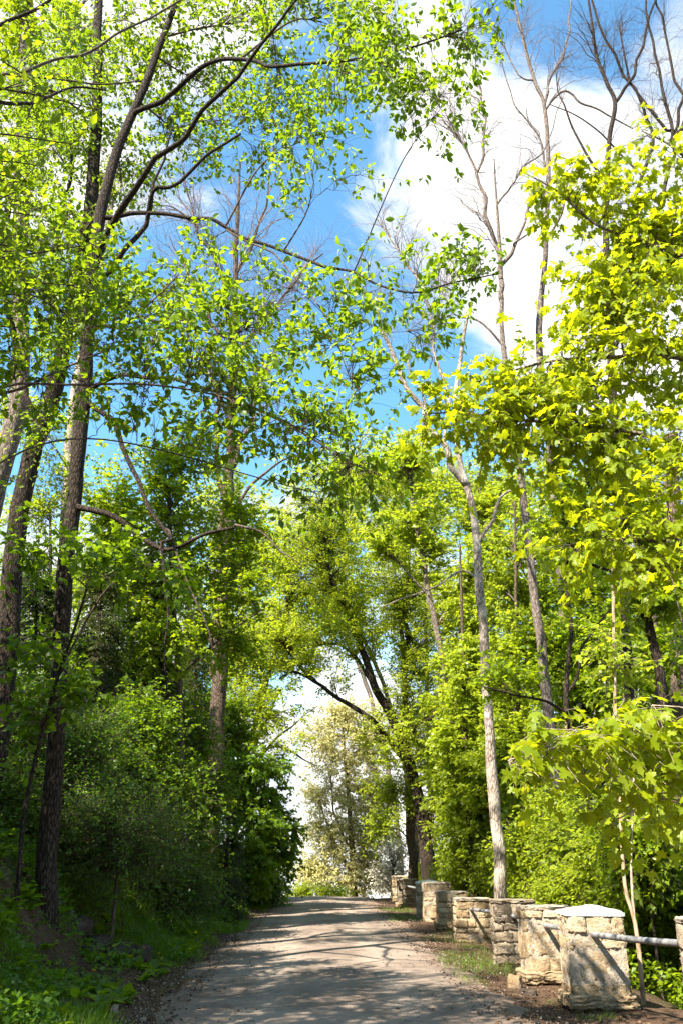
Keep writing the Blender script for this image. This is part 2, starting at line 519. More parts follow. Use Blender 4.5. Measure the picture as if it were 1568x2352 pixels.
def road_mat():
    m, t = new_mat('road_gravel')
    L = t.links
    tc = node(t, 'ShaderNodeTexCoord')
    n1 = node(t, 'ShaderNodeTexNoise', i_Scale=0.55, i_Detail=6.0, i_Roughness=0.6)
    n2 = node(t, 'ShaderNodeTexNoise', i_Scale=48.0, i_Detail=5.0, i_Roughness=0.75)
    n3 = node(t, 'ShaderNodeTexNoise', i_Scale=5.0, i_Detail=6.0, i_Roughness=0.65)
    v = node(t, 'ShaderNodeTexVoronoi', i_Scale=70.0)
    for n in (n1, n2, n3, v):
        L.new(tc.outputs['Object'], n.inputs[0])
    c = ramp_n(t, n2.outputs[0], [(0.28, (.075, .053, .040)), (0.5, (.200, .150, .115)), (0.75, (.40, .315, .25))])
    c = mixc(t, math_n(t, 'MULTIPLY', v.outputs[1], 0.45), c, (.32, .26, .215))
    c = mixc(t, ramp_n(t, n1.outputs[0], [(0.42, (0, 0, 0)), (0.56, (.7, .7, .7))]), c, (.125, .092, .072))
    c = mixc(t, ramp_n(t, n3.outputs[0], [(0.56, (0, 0, 0)), (0.72, (.6, .6, .6))]), c, (.26, .19, .14))
    sx_ = node(t, 'ShaderNodeSeparateXYZ'); L.new(tc.outputs['Object'], sx_.inputs[0])
    tr_ = math_n(t, 'ABSOLUTE', math_n(t, 'SUBTRACT', math_n(t, 'ABSOLUTE', math_n(t, 'SUBTRACT', math_n(t, 'ADD', sx_.outputs[0], math_n(t, 'MULTIPLY', n3.outputs[0], .35)), .4)), .8))
    c = mixc(t, ramp_n(t, tr_, [(0.05, (.38, .38, .38)), (0.36, (0, 0, 0))]), c, (.33, .265, .21))
    # cracks and worn hollows
    nd = node(t, 'ShaderNodeTexNoise', i_Scale=2.2, i_Detail=4.0); L.new(tc.outputs['Object'], nd.inputs[0])
    vm = t.nodes.new('ShaderNodeVectorMath'); vm.operation = 'MULTIPLY_ADD'
    L.new(nd.outputs[1], vm.inputs[0]); vm.inputs[1].default_value = (.9, .9, 0); L.new(tc.outputs['Object'], vm.inputs[2])
    vc = node(t, 'ShaderNodeTexVoronoi', feature='DISTANCE_TO_EDGE', i_Scale=0.75); L.new(vm.outputs[0], vc.inputs[0])
    crack = math_n(t, 'MULTIPLY', ramp_n(t, vc.outputs[0], [(0.0, (1, 1, 1)), (0.022, (0, 0, 0))]), ramp_n(t, n1.outputs[0], [(0.45, (0, 0, 0)), (0.6, (.8, .8, .8))]))
    c = mixc(t, crack, c, (.05, .038, .03))
    hollow = ramp_n(t, nd.outputs[0], [(0.63, (0, 0, 0)), (0.70, (.65, .65, .65))])
    c = mixc(t, hollow, c, (.10, .073, .056))
    # dirt creeping in at both edges
    s = node(t, 'ShaderNodeSeparateXYZ'); L.new(tc.outputs['Object'], s.inputs[0])
    xo = math_n(t, 'ABSOLUTE', math_n(t, 'SUBTRACT', s.outputs[0], (ROAD_L + ROAD_R) / 2))
    e = math_n(t, 'ADD', xo, math_n(t, 'MULTIPLY', math_n(t, 'SUBTRACT', n3.outputs[0], .5), 1.1))
    ef = T_ = ramp_n(t, math_n(t, 'MULTIPLY', math_n(t, 'SUBTRACT', e, 1.15), 0.8), [(0.25, (0, 0, 0)), (0.8, (.85, .85, .85))])
    c = mixc(t, ef, c, (.15, .10, .07))
    b = node(t, 'ShaderNodeBsdfPrincipled', i_Roughness=0.93)
    b.inputs['Specular IOR Level'].default_value = 0.2
    L.new(c, b.inputs['Base Color'])
    bp = node(t, 'ShaderNodeBump', i_Strength=0.7, i_Distance=0.02)
    L.new(math_n(t, 'ADD', n2.outputs[0], math_n(t, 'MULTIPLY', n3.outputs[0], 2.0)), bp.inputs['Height']); L.new(bp.outputs[0], b.inputs['Normal'])
    L.new(b.outputs[0], node(t, 'ShaderNodeOutputMaterial').inputs[0])
    return m


def stone_mat(name, cols, mortar=False):
    m, t = new_mat(name)
    L = t.links
    tc = node(t, 'ShaderNodeTexCoord')
    g = node(t, 'ShaderNodeNewGeometry')
    n1 = node(t, 'ShaderNodeTexNoise', i_Scale=7.0, i_Detail=7.0, i_Roughness=0.65)
    n2 = node(t, 'ShaderNodeTexNoise', i_Scale=42.0, i_Detail=5.0, i_Roughness=0.7)
    n3 = node(t, 'ShaderNodeTexNoise', i_Scale=2.6, i_Detail=5.0)
    for n in (n1, n2, n3):
        L.new(tc.outputs['Object'], n.inputs[0])
    f = math_n(t, 'ADD', math_n(t, 'MULTIPLY', n1.outputs[0], .9), math_n(t, 'MULTIPLY', math_n(t, 'SUBTRACT', g.outputs['Random Per Island'], .5), 0.0 if mortar else .55), True)
    c = ramp_n(t, f, [(0.2, cols[0]), (0.5, cols[1]), (0.78, cols[2])])
    c = mixc(t, ramp_n(t, n2.outputs[0], [(0.58, (0, 0, 0)), (0.75, (.75, .75, .75))]), c, (.12, .09, .065))
    c = mixc(t, ramp_n(t, n3.outputs[0], [(0.58, (0, 0, 0)), (0.70, (.45, .45, .45))]), c, (.23, .205, .175))
    b = node(t, 'ShaderNodeBsdfPrincipled', i_Roughness=0.92)
    b.inputs['Specular IOR Level'].default_value = 0.2
    L.new(c, b.inputs['Base Color'])
    bp = node(t, 'ShaderNodeBump', i_Strength=0.9, i_Distance=0.035)
    L.new(math_n(t, 'ADD', math_n(t, 'MULTIPLY', n1.outputs[0], 1.5), n2.outputs[0]), bp.inputs['Height']); L.new(bp.outputs[0], b.inputs['Normal'])
    L.new(b.outputs[0], node(t, 'ShaderNodeOutputMaterial').inputs[0])
    return m


def metal_mat():
    m, t = new_mat('weathered_steel')
    L = t.links
    tc = node(t, 'ShaderNodeTexCoord')
    n1 = node(t, 'ShaderNodeTexNoise', i_Scale=9.0, i_Detail=6.0)
    L.new(tc.outputs['Object'], n1.inputs[0])
    c = ramp_n(t, n1.outputs[0], [(0.35, (.17, .165, .17)), (0.6, (.29, .285, .29)), (0.8, (.22, .15, .10))])
    b = node(t, 'ShaderNodeBsdfPrincipled', i_Roughness=0.5, i_Metallic=0.25)
    L.new(c, b.inputs['Base Color'])
    L.new(b.outputs[0], node(t, 'ShaderNodeOutputMaterial').inputs[0])
    return m


M['soil'] = ground_mat()
M['road'] = road_mat()
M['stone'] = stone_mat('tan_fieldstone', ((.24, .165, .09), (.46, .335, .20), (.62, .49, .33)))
M['stone_grey'] = stone_mat('grey_shaded_fieldstone', ((.11, .085, .06), (.25, .195, .135), (.42, .34, .25)))  # darker fieldstone: shade painted into the shaded pillars; also the weathered top
M['mortar'] = stone_mat('mortar', ((.30, .235, .165), (.46, .375, .285), (.60, .52, .43)), True)
M['cap_white'] = stone_mat('pale_mortar_cap', ((.50, .47, .43), (.66, .63, .59), (.76, .74, .71)), True)
M['rock'] = stone_mat('bank_rock', ((.05, .035, .026), (.11, .08, .06), (.20, .15, .115)))
M['pebble'] = stone_mat('pale_pebble', ((.26, .20, .15), (.38, .31, .25), (.50, .44, .37)))
M['steel'] = metal_mat()

# ------------------------------------------------------------------ ground and road
xs = np.unique(np.concatenate([np.linspace(-700, -70, 14), np.arange(-70, -16, 3.0), np.arange(-16, -8, .5), np.arange(-8, 7, .13),
                               np.arange(7, 16, .6), np.arange(16, 70, 3.0), np.linspace(70, 700, 14)]))
ys = np.unique(np.concatenate([np.arange(-120, -12, 9.0), np.arange(-12, 5, 1.0), np.arange(5, 46, .16), np.arange(46, 80, 1.0),
                               np.arange(80, 300, 12), np.linspace(300, 1200, 16)]))
X, Yg = np.meshgrid(xs, ys)
Z = ground_z(X, Yg)
V = np.column_stack([X.ravel(), Yg.ravel(), Z.ravel()])
ny, nx = X.shape
ii = (np.arange(ny - 1)[:, None] * nx + np.arange(nx - 1)[None]).ravel()
g_o = mesh_obj('ground', V, [np.stack([ii, ii + 1, ii + nx + 1, ii + nx], 1)], M['soil'], smooth=True)
tag(g_o, 'earth bank and forest floor on both sides of the lane', 'ground', kind='structure')
g_o.data.transform(Matrix.Translation((0, 0, -0.004)))

ry = np.unique(np.concatenate([np.arange(-12, 5, .5), np.arange(5, 46, .15), np.arange(46, 90, 1.0)]))
u = np.linspace(0, 1, 29)
gl = np.random.default_rng(5)
el = ROAD_L - 0.32 + 0.10 * np.sin(ry * .7) + .07 * np.sin(ry * 1.9 + 1) + .05 * np.sin(ry * 5.1) + gl.normal(0, .03, len(ry))
er = ROAD_R + 0.22 + 0.10 * np.sin(ry * .5 + 2) + .08 * np.sin(ry * 2.3) + .05 * np.sin(ry * 6.3 + 1) + gl.normal(0, .03, len(ry))
RX = el[:, None] + (er - el)[:, None] * u[None]
RYY = np.repeat(ry[:, None], len(u), 1)
prof = 0.035 * np.sin(np.pi * u)[None] - 0.012 * (np.exp(-((u - .25) / .09) ** 2) + np.exp(-((u - .73) / .09) ** 2))[None]
RZ = road_z(RYY) + prof + np.maximum(0, 0.004 + 0.006 * bumps(RX, RYY, 1.8, 21) * np.sin(np.pi * u)[None])
edge = np.minimum(u, 1 - u)[None] < .02
RZ = np.where(edge, ground_z(RX, RYY) - 0.01, RZ + 0.008)
ny, nx = RX.shape
ii = (np.arange(ny - 1)[:, None] * nx + np.arange(nx - 1)[None]).ravel()
r_o = mesh_obj('road', np.column_stack([RX.ravel(), RYY.ravel(), RZ.ravel()]), [np.stack([ii, ii + 1, ii + nx + 1, ii + nx], 1)], M['road'], smooth=True)
tag(r_o, 'narrow worn gravel lane climbing to a crest', 'road', kind='structure')


# ------------------------------------------------------------------ stone pillars and pipe rails
def rough_box(lo, hi, n, amp, g, taper=0.0, wear=.007):
    """A weathered block: a box with each side split n ways, its corners worn and its faces uneven."""
    P_, Fq = [], []
    idx = {}

    def vid(i, j, k):
        if (i, j, k) not in idx:
            f = np.array([i, j, k]) / n
            c = 1 - taper * f[2]
            q = np.array([.5 + (f[0] - .5) * c, .5 + (f[1] - .5) * c, f[2]])
            on = sum(1 for t in (i, j, k) if t in (0, n))
            p = lo + q * (hi - lo)
            ctr = (lo + hi) / 2
            if on >= 2:
                p = p - np.sign(p - ctr) * (wear if on == 2 else wear * 1.5) * (np.array([i, j, k]) % n == 0)
            p = p + g.normal(0, amp, 3)
            idx[(i, j, k)] = len(P_)
            P_.append(p)
        return idx[(i, j, k)]
    for ax in range(3):
        for side in (0, n):
            for a in range(n):
                for b in range(n):
                    q = []
                    for da, db in ((0, 0), (1, 0), (1, 1), (0, 1)):
                        c = [0, 0, 0]; c[ax] = side; c[(ax + 1) % 3] = a + da; c[(ax + 2) % 3] = b + db
                        q.append(vid(*c))
                    Fq.append(q if side else q[::-1])
    return np.array(P_), [np.array(Fq)]


def pillar(x, y, w, d, h, label, cap='flat', foot=True, seed=0, mat='stone', big=False, yaw=0.0, lean=0.0):
    g = np.random.default_rng(seed)
    zb = float(ground_z(x + w / 2, y)) - 0.02
    root = thing('stone_pillar', label, 'pillar', (x + w / 2, y + d / 2, zb), 'stone guard pillars along the lane'); root['kind'] = 'thing'
    root.rotation_euler = (lean * .5, lean, yaw)
    o = np.zeros(3)
    z0 = 0.17 if foot else -0.1
    ins = .004 if big else .015
    parts = [rough_box(np.array([-w / 2 + ins, -d / 2 + ins, z0 - .02]), np.array([w / 2 - ins, d / 2 - ins, h]), 26, .007, g)]
    core = mesh_obj('shaft', *parts[0], M['mortar'], root, o, smooth=True)
    stones = []
    for face in range(4):
        fw = w if face % 2 == 0 else d
        z = z0
        row = 0
        while z < h - .03:
            ch = g.uniform(.10, .20) if not (big and row == 1) else .36
            if h - z - ch < .08: ch = h - z
            uu = -fw / 2
            while uu < fw / 2 - .02:
                cw = g.uniform(.14, .36) * (1.25 if ch > .16 else 1)
                if big and row == 1 and face == 0: cw = fw * g.uniform(.52, .62) if uu > -fw / 2 + .05 else fw * .16
                if fw / 2 - uu - cw < .09: cw = fw / 2 - uu
                gap = g.uniform(.004, .010)
                if g.uniform() > 0.10 or row == 0:
                    pr = g.uniform(-.006, .013)
                    lo = np.array([uu + gap, -.06, z + gap + g.uniform(0, .012)]); hi = np.array([uu + cw - gap, pr, z + ch - gap - g.uniform(0, .012)])
                    Vb, Fb = rough_box(lo, hi, 6, .006, g, 0, .005)
                    # lay the block on its face of the shaft
                    off = (d if face % 2 == 0 else w) / 2
                    Q = np.column_stack([Vb[:, 0], -(Vb[:, 1] + off), Vb[:, 2]])
                    Fb = [f[:, ::-1] for f in Fb]
                    a = face * math.pi / 2
                    ca, sa = math.cos(a), math.sin(a)
                    Q = np.column_stack([Q[:, 0] * ca - Q[:, 1] * sa, Q[:, 0] * sa + Q[:, 1] * ca, Q[:, 2]])
                    stones.append((Q, Fb))
                uu += cw
            z += ch; row += 1
    Vs, Fs = merge(stones)
    st = mesh_obj('masonry', Vs, Fs, M[mat], root, o, smooth=True)
    if cap == 'peak':
        n = 12
        a = np.linspace(-1, 1, n)
        A, B = np.meshgrid(a, a)
        hgt = h + .035 + 0.075 * (1 - np.maximum(np.abs(A - .08), np.abs(B))) + g.normal(0, .005, A.shape)
        top = np.stack([A * (w / 2 + .012), B * (d / 2 + .012), hgt], -1).reshape(-1, 3)
        bot = top.copy(); bot[:, 2] = h - .012
        jj = (np.arange(n - 1)[:, None] * n + np.arange(n - 1)[None]).ravel()
        Fq = [np.stack([jj, jj + 1, jj + n + 1, jj + n], 1)]
        ring = np.concatenate([np.arange(n), np.arange(1, n) * n + n - 1, (n - 1) * n + np.arange(n - 2, -1, -1), np.arange(n - 2, 0, -1) * n])
        r2 = np.roll(ring, -1)
        Fq.append(np.stack([ring + n * n, r2 + n * n, r2, ring], 1))
        mesh_obj('cap', np.vstack([top, bot]), Fq, M['cap_white'], root, o)
    else:
        Vc, Fc = rough_box(np.array([-w / 2 - .005, -d / 2 - .005, h - .015]), np.array([w / 2 + .005, d / 2 + .005, h + .045]), 8, .007, g)
        mesh_obj('cap', Vc, Fc, M['mortar' if cap == 'flat' else 'stone_grey'], root, o, smooth=True)
    if foot:
        Va, Fa = rough_box(np.array([-w / 2 - .07, -d / 2 - .06, .035]), np.array([w / 2 + .07, d / 2 + .06, .19]), 12, .010, g, 0, .012)
        Vb, Fb = rough_box(np.array([-w / 2 - .0, -d / 2 - .0, -.30]), np.array([w / 2 + .02, d / 2 + .02, .06]), 12, .010, g, 0, .012)
        mesh_obj('footing', *merge([(Va, Fa), (Vb, Fb)]), M['stone'], root, o, smooth=True)
    return root


PX = 3.03
PIL = [
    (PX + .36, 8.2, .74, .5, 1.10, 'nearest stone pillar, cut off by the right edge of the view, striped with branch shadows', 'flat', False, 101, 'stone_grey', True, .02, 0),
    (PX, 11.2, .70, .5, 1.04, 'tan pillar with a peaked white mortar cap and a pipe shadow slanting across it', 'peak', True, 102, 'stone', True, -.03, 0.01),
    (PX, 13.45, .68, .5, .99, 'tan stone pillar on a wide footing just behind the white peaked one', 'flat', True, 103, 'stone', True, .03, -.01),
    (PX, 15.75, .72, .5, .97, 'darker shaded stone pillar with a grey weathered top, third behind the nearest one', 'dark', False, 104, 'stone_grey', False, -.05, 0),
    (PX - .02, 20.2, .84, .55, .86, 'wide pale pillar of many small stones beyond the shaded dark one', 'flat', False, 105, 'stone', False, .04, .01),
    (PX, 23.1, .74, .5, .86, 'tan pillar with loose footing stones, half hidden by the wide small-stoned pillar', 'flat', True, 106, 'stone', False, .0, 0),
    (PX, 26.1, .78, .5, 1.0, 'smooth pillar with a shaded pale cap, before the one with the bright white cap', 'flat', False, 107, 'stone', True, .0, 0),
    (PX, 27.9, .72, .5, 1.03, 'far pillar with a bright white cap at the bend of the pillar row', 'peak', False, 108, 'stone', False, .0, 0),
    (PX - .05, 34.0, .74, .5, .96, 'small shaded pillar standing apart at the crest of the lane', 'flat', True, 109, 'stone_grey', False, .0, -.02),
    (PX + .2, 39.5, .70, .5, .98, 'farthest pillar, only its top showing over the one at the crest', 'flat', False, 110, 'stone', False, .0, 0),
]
pill = [pillar(*a) for a in PIL]
RAIL_L = ['grey steel pipe rail slanting from the white-capped pillar to the nearest one',
          'grey pipe rail between the white-capped pillar and the one on a wide footing',
          'grey pipe rail running into the darker shaded pillar from the front',
          'pipe rail leaving the wide small-stoned pillar towards the dark one',
          'pipe rail behind the wide small-stoned pillar',
          'pipe rail hidden mostly behind the half hidden tan pillar',
          'pipe rail in front of the bright white-capped far pillar',
          'thin far pipe rail running to the small pillar at the crest']
for i in range(8):
    a, b = PIL[i], PIL[i + 1]
    za = float(ground_z(a[0] + .4, a[1])) + a[4] * .74 + .06; zb = float(ground_z(b[0] + .4, b[1])) + b[4] * .77
    p0 = np.array([a[0] + a[2] * .48, a[1] + a[3] - .06, za]); p1 = np.array([b[0] + b[2] * .42, b[1] + .06, zb])
    c, r = resample([p0, (p0 + p1) / 2 + [0, 0, -.012], p1], [.034] * 3, .12)
    Vt, Ft = tube(c, r, 12, .008, i)
    tag(mesh_obj('pipe_rail', Vt, Ft, M['steel'], None, tuple(p0), smooth=True), RAIL_L[i], 'rail', 'pipe rails between the pillars')


# ------------------------------------------------------------------ trees
def main_path(px, w, Y, to_ground=False, step=.15, kink=.3):
    """A limb traced over the photo: (x, y) spots, widths there, and how far away (one number, or start and end)."""
    n = len(px)
    Ys = np.full(n, Y, float) if np.isscalar(Y) else np.interp(np.linspace(0, 1, n), np.linspace(0, 1, len(Y)), Y)
    ws = np.interp(np.linspace(0, 1, n), np.linspace(0, 1, len(w)), w)
    pts = np.array([P(a, b, y) for (a, b), y in zip(px, Ys)])
    rad = np.array([0.5 * q / F * depth(p) for q, p in zip(ws, pts)])
    if to_ground:
        gz = float(ground_z(pts[0][0], pts[0][1]))
        if pts[0][2] > gz + .1:
            d = unit(pts[0] - pts[1]) if n > 1 else np.array([0, 0, -1.0])
            k = np.array([pts[0][0] + d[0] * .35 * (pts[0][2] - gz), pts[0][1], gz - .15])
            pts = np.vstack([k, pts]); rad = np.concatenate([[rad[0] * 1.06], rad])
        else:
            pts[0][2] = min(pts[0][2], gz - .12)
            if pts[1][2] < pts[0][2] + .2:
                pts = np.delete(pts, 1, 0); rad = np.delete(rad, 1)
    c, r = resample(pts, rad, step)
    if len(c) > 8:
        g = np.random.default_rng(int(abs(px[0][0]) * 7 + abs(px[0][1])))
        m = max(4, len(c) // 4)
        off = np.stack([np.interp(np.arange(len(c)), np.linspace(0, len(c) - 1, m), g.normal(0, 1, m)) for _ in range(3)], 1)
        ease = np.minimum(np.arange(len(c)) / 5.0, 1)[:, None]
        c = c + off * (kink * r + .35 * kink * .03)[:, None] * ease
    return c, r


def tree(name, label, cat, Y, trunk, w, limbs=(), blobs=(), bsc=1.0, leaf='far', lsize=.08, mat='leaf_mid', bark='bark_brown', twig='twig',
         nsec=26, ntw=9, nlf=9, ltw=.55, droop=.25, up=.25, group=None, seed=0, sag=0.0, twr=.0035, maxb=.2, whorl=False, backf=.55, secr=.016, spread=.7, tilt=.55, jitter=.25):
    """trunk/limbs are traced over the photo, blobs say where foliage is: (px, py, Y, half width px, half height px[, density])."""
    global rng
    rng = np.random.default_rng(seed + 1000)
    tp, trd = main_path(trunk, w, Y, True, kink=.10)
    base = tp[0].copy(); base[2] = float(ground_z(base[0], base[1]))
    root = thing(name, label, cat, base, group)
    sides = 16 if trd[0] > .12 else 9
    Vt, Ft = tube(tp, trd, sides, .05, seed, .35 if trd[0] > .09 else .1)
    mesh_obj('trunk', Vt, Ft, M[bark], root, base, smooth=True)
    mains = [(tp, trd)]
    for j, lb in enumerate(limbs):
        lp, lr = main_path(lb[0], lb[1], lb[2] if len(lb) > 2 else Y, kink=1.15)
        # root the limb in the nearest stem
        allp = np.vstack([m[0] for m in mains]); k = np.argmin(np.linalg.norm(allp - lp[0], axis=1))
        if np.linalg.norm(allp[k] - lp[0]) < 1.2:
            lp = np.vstack([allp[k], lp]); lr = np.concatenate([[lr[0] * 1.15], lr])
        Vl, Fl = tube(lp, lr, 9, .05, seed + j + 5)
        mesh_obj('branch', Vl, Fl, M[bark if lr[0] > .025 else twig], root, base, smooth=True)
        mains.append((lp, lr))
    if blobs:
        cs, es = [], []
        for b in blobs:
            c = P(b[0], b[1], b[2]); dpt = depth(c)
            rx, rz = bsc * b[3] / F * dpt, bsc * b[4] / F * dpt
            dens = b[5] if len(b) > 5 else 1.0
            n = max(3, int(nsec * dens))
            q = unit(rng.normal(0, 1, (n, 3))) * rng.uniform(.25, 1, (n, 1)) ** .5
            e = c + q * np.array([rx, max(rx, .8 * rz) * .68, rz])
            es.append(e)
            # a bough from the stem into the mass
            allp = np.vstack([m[0] for m in mains]); allr = np.concatenate([m[1] for m in mains])
            dd = np.linalg.norm(allp - c, axis=1)
            dist = dd.min()
            if dist > max(.6 * rx, .4):
                hh = np.where(allp[:, 2] < c[2] - .25 * dd, dd, dd + 50)
                k = int(np.argmin(hh)) if np.isfinite(hh).any() else int(np.argmin(dd))
                s = allp[k]
                mid = (s + c) / 2 + np.array([0, 0, .12 * dd[k] * (1 - 2 * sag)]) + rng.normal(0, .06 * dd[k], 3)
                r0 = min(allr[k] * .6, .010 + .010 * dd[k], maxb)
                bp, br = resample([s, mid, c], [r0, r0 * .75, max(.005, r0 * .35)], .15)
                Vb, Fb = tube(bp, br, 7, .05, seed + 77)
                mesh_obj('branch', Vb, Fb, M[bark if r0 > .03 else twig], root, base, smooth=True)
                mains.append((bp, br))
        E = np.vstack(es)
        allp = np.vstack([m[0] for m in mains]); allr = np.concatenate([m[1] for m in mains])
        tang = np.vstack([unit(np.gradient(m[0], axis=0)) for m in mains])
        first = np.concatenate([np.full(len(m[0]), i0) for m, i0 in zip(mains, np.cumsum([0] + [len(m[0]) for m in mains[:-1]]))])
        D = np.concatenate([np.linalg.norm(E[i:i + 200, None] - allp[None], axis=2).argmin(1) for i in range(0, len(E), 200)])
        dist = np.linalg.norm(E - allp[D], axis=1)
        back = np.maximum(first[D], D - (dist * backf / .15).astype(int))
        S, TG = allp[back], tang[back]
        L = np.linalg.norm(E - S, axis=1, keepdims=True)
        Cc = S + TG * L * .35 + (E - S) * .2 + rng.normal(0, .10, S.shape) * L + np.array([0, 0, .10]) * L * (1 - 2 * sag)
        sec = bez(S, Cc, E, 8)
        sec[:, 1:-1] += rng.normal(0, .022, sec[:, 1:-1].shape) * L[:, None]
        sr = np.clip(np.minimum(allr[back] * .5, secr * (.5 + L[:, 0] * .45)), twr * 1.3, .05)
        woods = [tubes(sec, sr, np.full(len(sec), twr * 1.1), 4)]
        # twigs
        N = len(sec)
        ti = np.repeat(np.arange(N), ntw)
        tt = rng.uniform(.25, 1.0, len(ti)); tt[::ntw] = 1.0
        f = tt * 7; i0 = np.minimum(f.astype(int), 6); fr = (f - i0)[:, None]
        ts = sec[ti, i0] * (1 - fr) + sec[ti, i0 + 1] * fr
        tg = unit(sec[ti, i0 + 1] - sec[ti, i0])
        dr = unit(tg * .75 + unit(rng.normal(0, 1, tg.shape)) * spread + np.array([0, 0, up]))
        ln = ltw * rng.uniform(.45, 1.25, (len(ti), 1))
        te = ts + dr * ln + np.array([0, 0, -1.0]) * ln * droop * .5
        tcn = ts + dr * ln * .5 + rng.normal(0, .10, ts.shape) * ln
        tw = bez(ts, tcn, te, 5)
        tw[:, 1:] += rng.normal(0, .03, tw[:, 1:].shape) * ln[:, None]
        woods.append(tubes(tw, np.full(len(tw), twr), np.full(len(tw), twr * .45), 3))
        tg_o = mesh_obj('twigs', *merge(woods), M[twig], root, base)
        tg_o['kind'] = 'stuff'
        if nlf:
            K = len(tw)
            li = np.repeat(np.arange(K), nlf)
            lt = np.tile(np.linspace(.2, 1.0, nlf), K) + rng.normal(0, .05, K * nlf)
            lt = np.clip(lt, .1, 1.0)
            if whorl:
                lt = np.clip(1 - np.abs(rng.normal(0, .14, K * nlf)), .3, 1)
            f = lt * 4; i0 = np.minimum(f.astype(int), 3); fr = (f - i0)[:, None]
            lp = tw[li, i0] * (1 - fr) + tw[li, i0 + 1] * fr
            lg = unit(tw[li, i0 + 1] - tw[li, i0])
            side = unit(np.cross(lg, np.array([0, 0, 1.0])) + 1e-6) * np.where(np.tile(np.arange(nlf) % 2, K) == 0, 1, -1)[:, None]
            ax = unit(lg * .5 + side * .8 + np.array([0, 0, -1.0]) * droop + rng.normal(0, jitter, lp.shape))
            if whorl:
                ax = unit(lg * .4 + unit(np.cross(lg, rng.normal(0, 1, lp.shape))) + np.array([0, 0, -1.0]) * droop)
            nm = unit(np.array([0, 0, 1.0]) + rng.normal(0, tilt, lp.shape))
            sz = lsize * rng.uniform(.6, 1.25, len(lp))
            keep = rng.uniform(0, 1, len(lp)) < .92
            lp = lp + ax * (sz * .25)[:, None]
            Vl, Fl = place_leaves(lp[keep], ax[keep], nm[keep], sz[keep], leaf)
            mesh_obj('crown', Vl, Fl, M[mat], root, base)
    return root


# ---- the big leaning tree on the bank and its neighbours
tree('cherry_tree', 'tall leaning furrowed tree on the bank whose long boughs arch over the lane', 'tree', 13,
     [(98, 2195), (108, 2050), (118, 1880), (127, 1720), (140, 1450), (155, 1250), (172, 1130), (188, 980), (200, 800), (215, 610), (236, 470), (265, 360), (305, 262), (345, 160), (385, 60), (425, -50), (470, -200)],
     (54, 42, 35, 31, 23, 16, 8),
     [([(228, 590), (262, 500), (330, 415), (410, 320), (480, 240), (560, 150), (640, 60), (720, -60)], (17, 5), (13, 9.5)),
      ([(305, 262), (350, 235), (420, 185), (495, 150), (580, 140), (660, 155), (760, 150), (870, 125), (960, 110), (1060, 70)], (13, 4), (13, 9)),
      ([(262, 500), (310, 490), (380, 497), (470, 512), (560, 540), (650, 572), (720, 598), (790, 628), (860, 655), (950, 672), (1030, 655), (1140, 630)], (11, 3), (13, 10)),
      ([(520, 528), (590, 565), (650, 610), (710, 675), (760, 750), (795, 830), (815, 915)], (5, 2), (11.8, 9.5)),
      ([(235, 640), (262, 610), (298, 565), (325, 495), (351, 440), (401, 425), (481, 365), (541, 305)], (15, 6), (13, 12)),
      ([(345, 490), (352, 440), (368, 380), (392, 300)], (9, 4), (12.8, 12.5)),
      ([(207, 928), (250, 962), (285, 1020), (310, 1090), (345, 1160), (385, 1215), (400, 1237)], (14, 8), (13, 12.2)),
      ([(388, 1218), (412, 1290), (436, 1350), (472, 1430), (486, 1500)], (6, 2), (12.3, 12)),
      ([(165, 1160), (215, 1165), (270, 1190), (320, 1235), (372, 1258), (415, 1245), (470, 1220), (540, 1205)], (16, 6), (13, 12)),
      ([(540, 1205), (600, 1225), (650, 1260), (690, 1300)], (6, 2), (12, 11.5)),
      ([(195, 905), (260, 872), (350, 868), (460, 885), (580, 925), (700, 990), (790, 1055), (880, 1095)], (12, 3), (13, 8)),
      ([(206, 760), (280, 740), (380, 735), (480, 760), (570, 790)], (10, 3), (13, 9)),
      ([(372, 1245), (374, 1330), (380, 1420), (372, 1500), (385, 1600)], (8, 3), (12.2, 12))],
     [(350, 60, 13.5, 130, 110), (560, 50, 13, 130, 110, 1.1), (740, 50, 12, 130, 80, .8), (920, 60, 10, 130, 60, .5), (470, 190, 14, 130, 90, 1.1), (640, 200, 13, 120, 80, .9),
      (800, 200, 11, 110, 70, .5), (300, 180, 14.5, 110, 120, .9), (560, 320, 13.5, 110, 60, .7), (700, 320, 11.5, 90, 60, .45), (400, 320, 14.5, 110, 90, .8), (280, 420, 15, 100, 110, .8), (170, 330, 15, 110, 120, 1), (150, 130, 15, 120, 110, 1.1),
      (720, 420, 11, 120, 50, .2), (900, 640, 10.3, 120, 50, .3), (1050, 620, 10, 90, 40, .35), (760, 740, 9.8, 80, 100, .45), (830, 860, 9.5, 60, 70, .3), (620, 650, 10, 120, 60, .25),
      (430, 600, 12, 110, 50, .25), (200, 560, 14.5, 110, 80, .8), (360, 690, 12, 110, 60, .5), (1010, 250, 9.5, 90, 50, .25), (560, 760, 10, 90, 50, .5), (960, 760, 10, 80, 60, .2), (880, 160, 9.5, 110, 60, .5), (960, 220, 9.3, 90, 40, .3), (1080, 70, 9.2, 90, 50, .4)],
     bsc=1.2, leaf='ovate', lsize=.112, mat='leaf_cherry', bark='bark_dark', twig='twig', nsec=30, ntw=8, nlf=6, maxb=.028, whorl=True, ltw=.55, seed=1, twr=.004, tilt=.7)

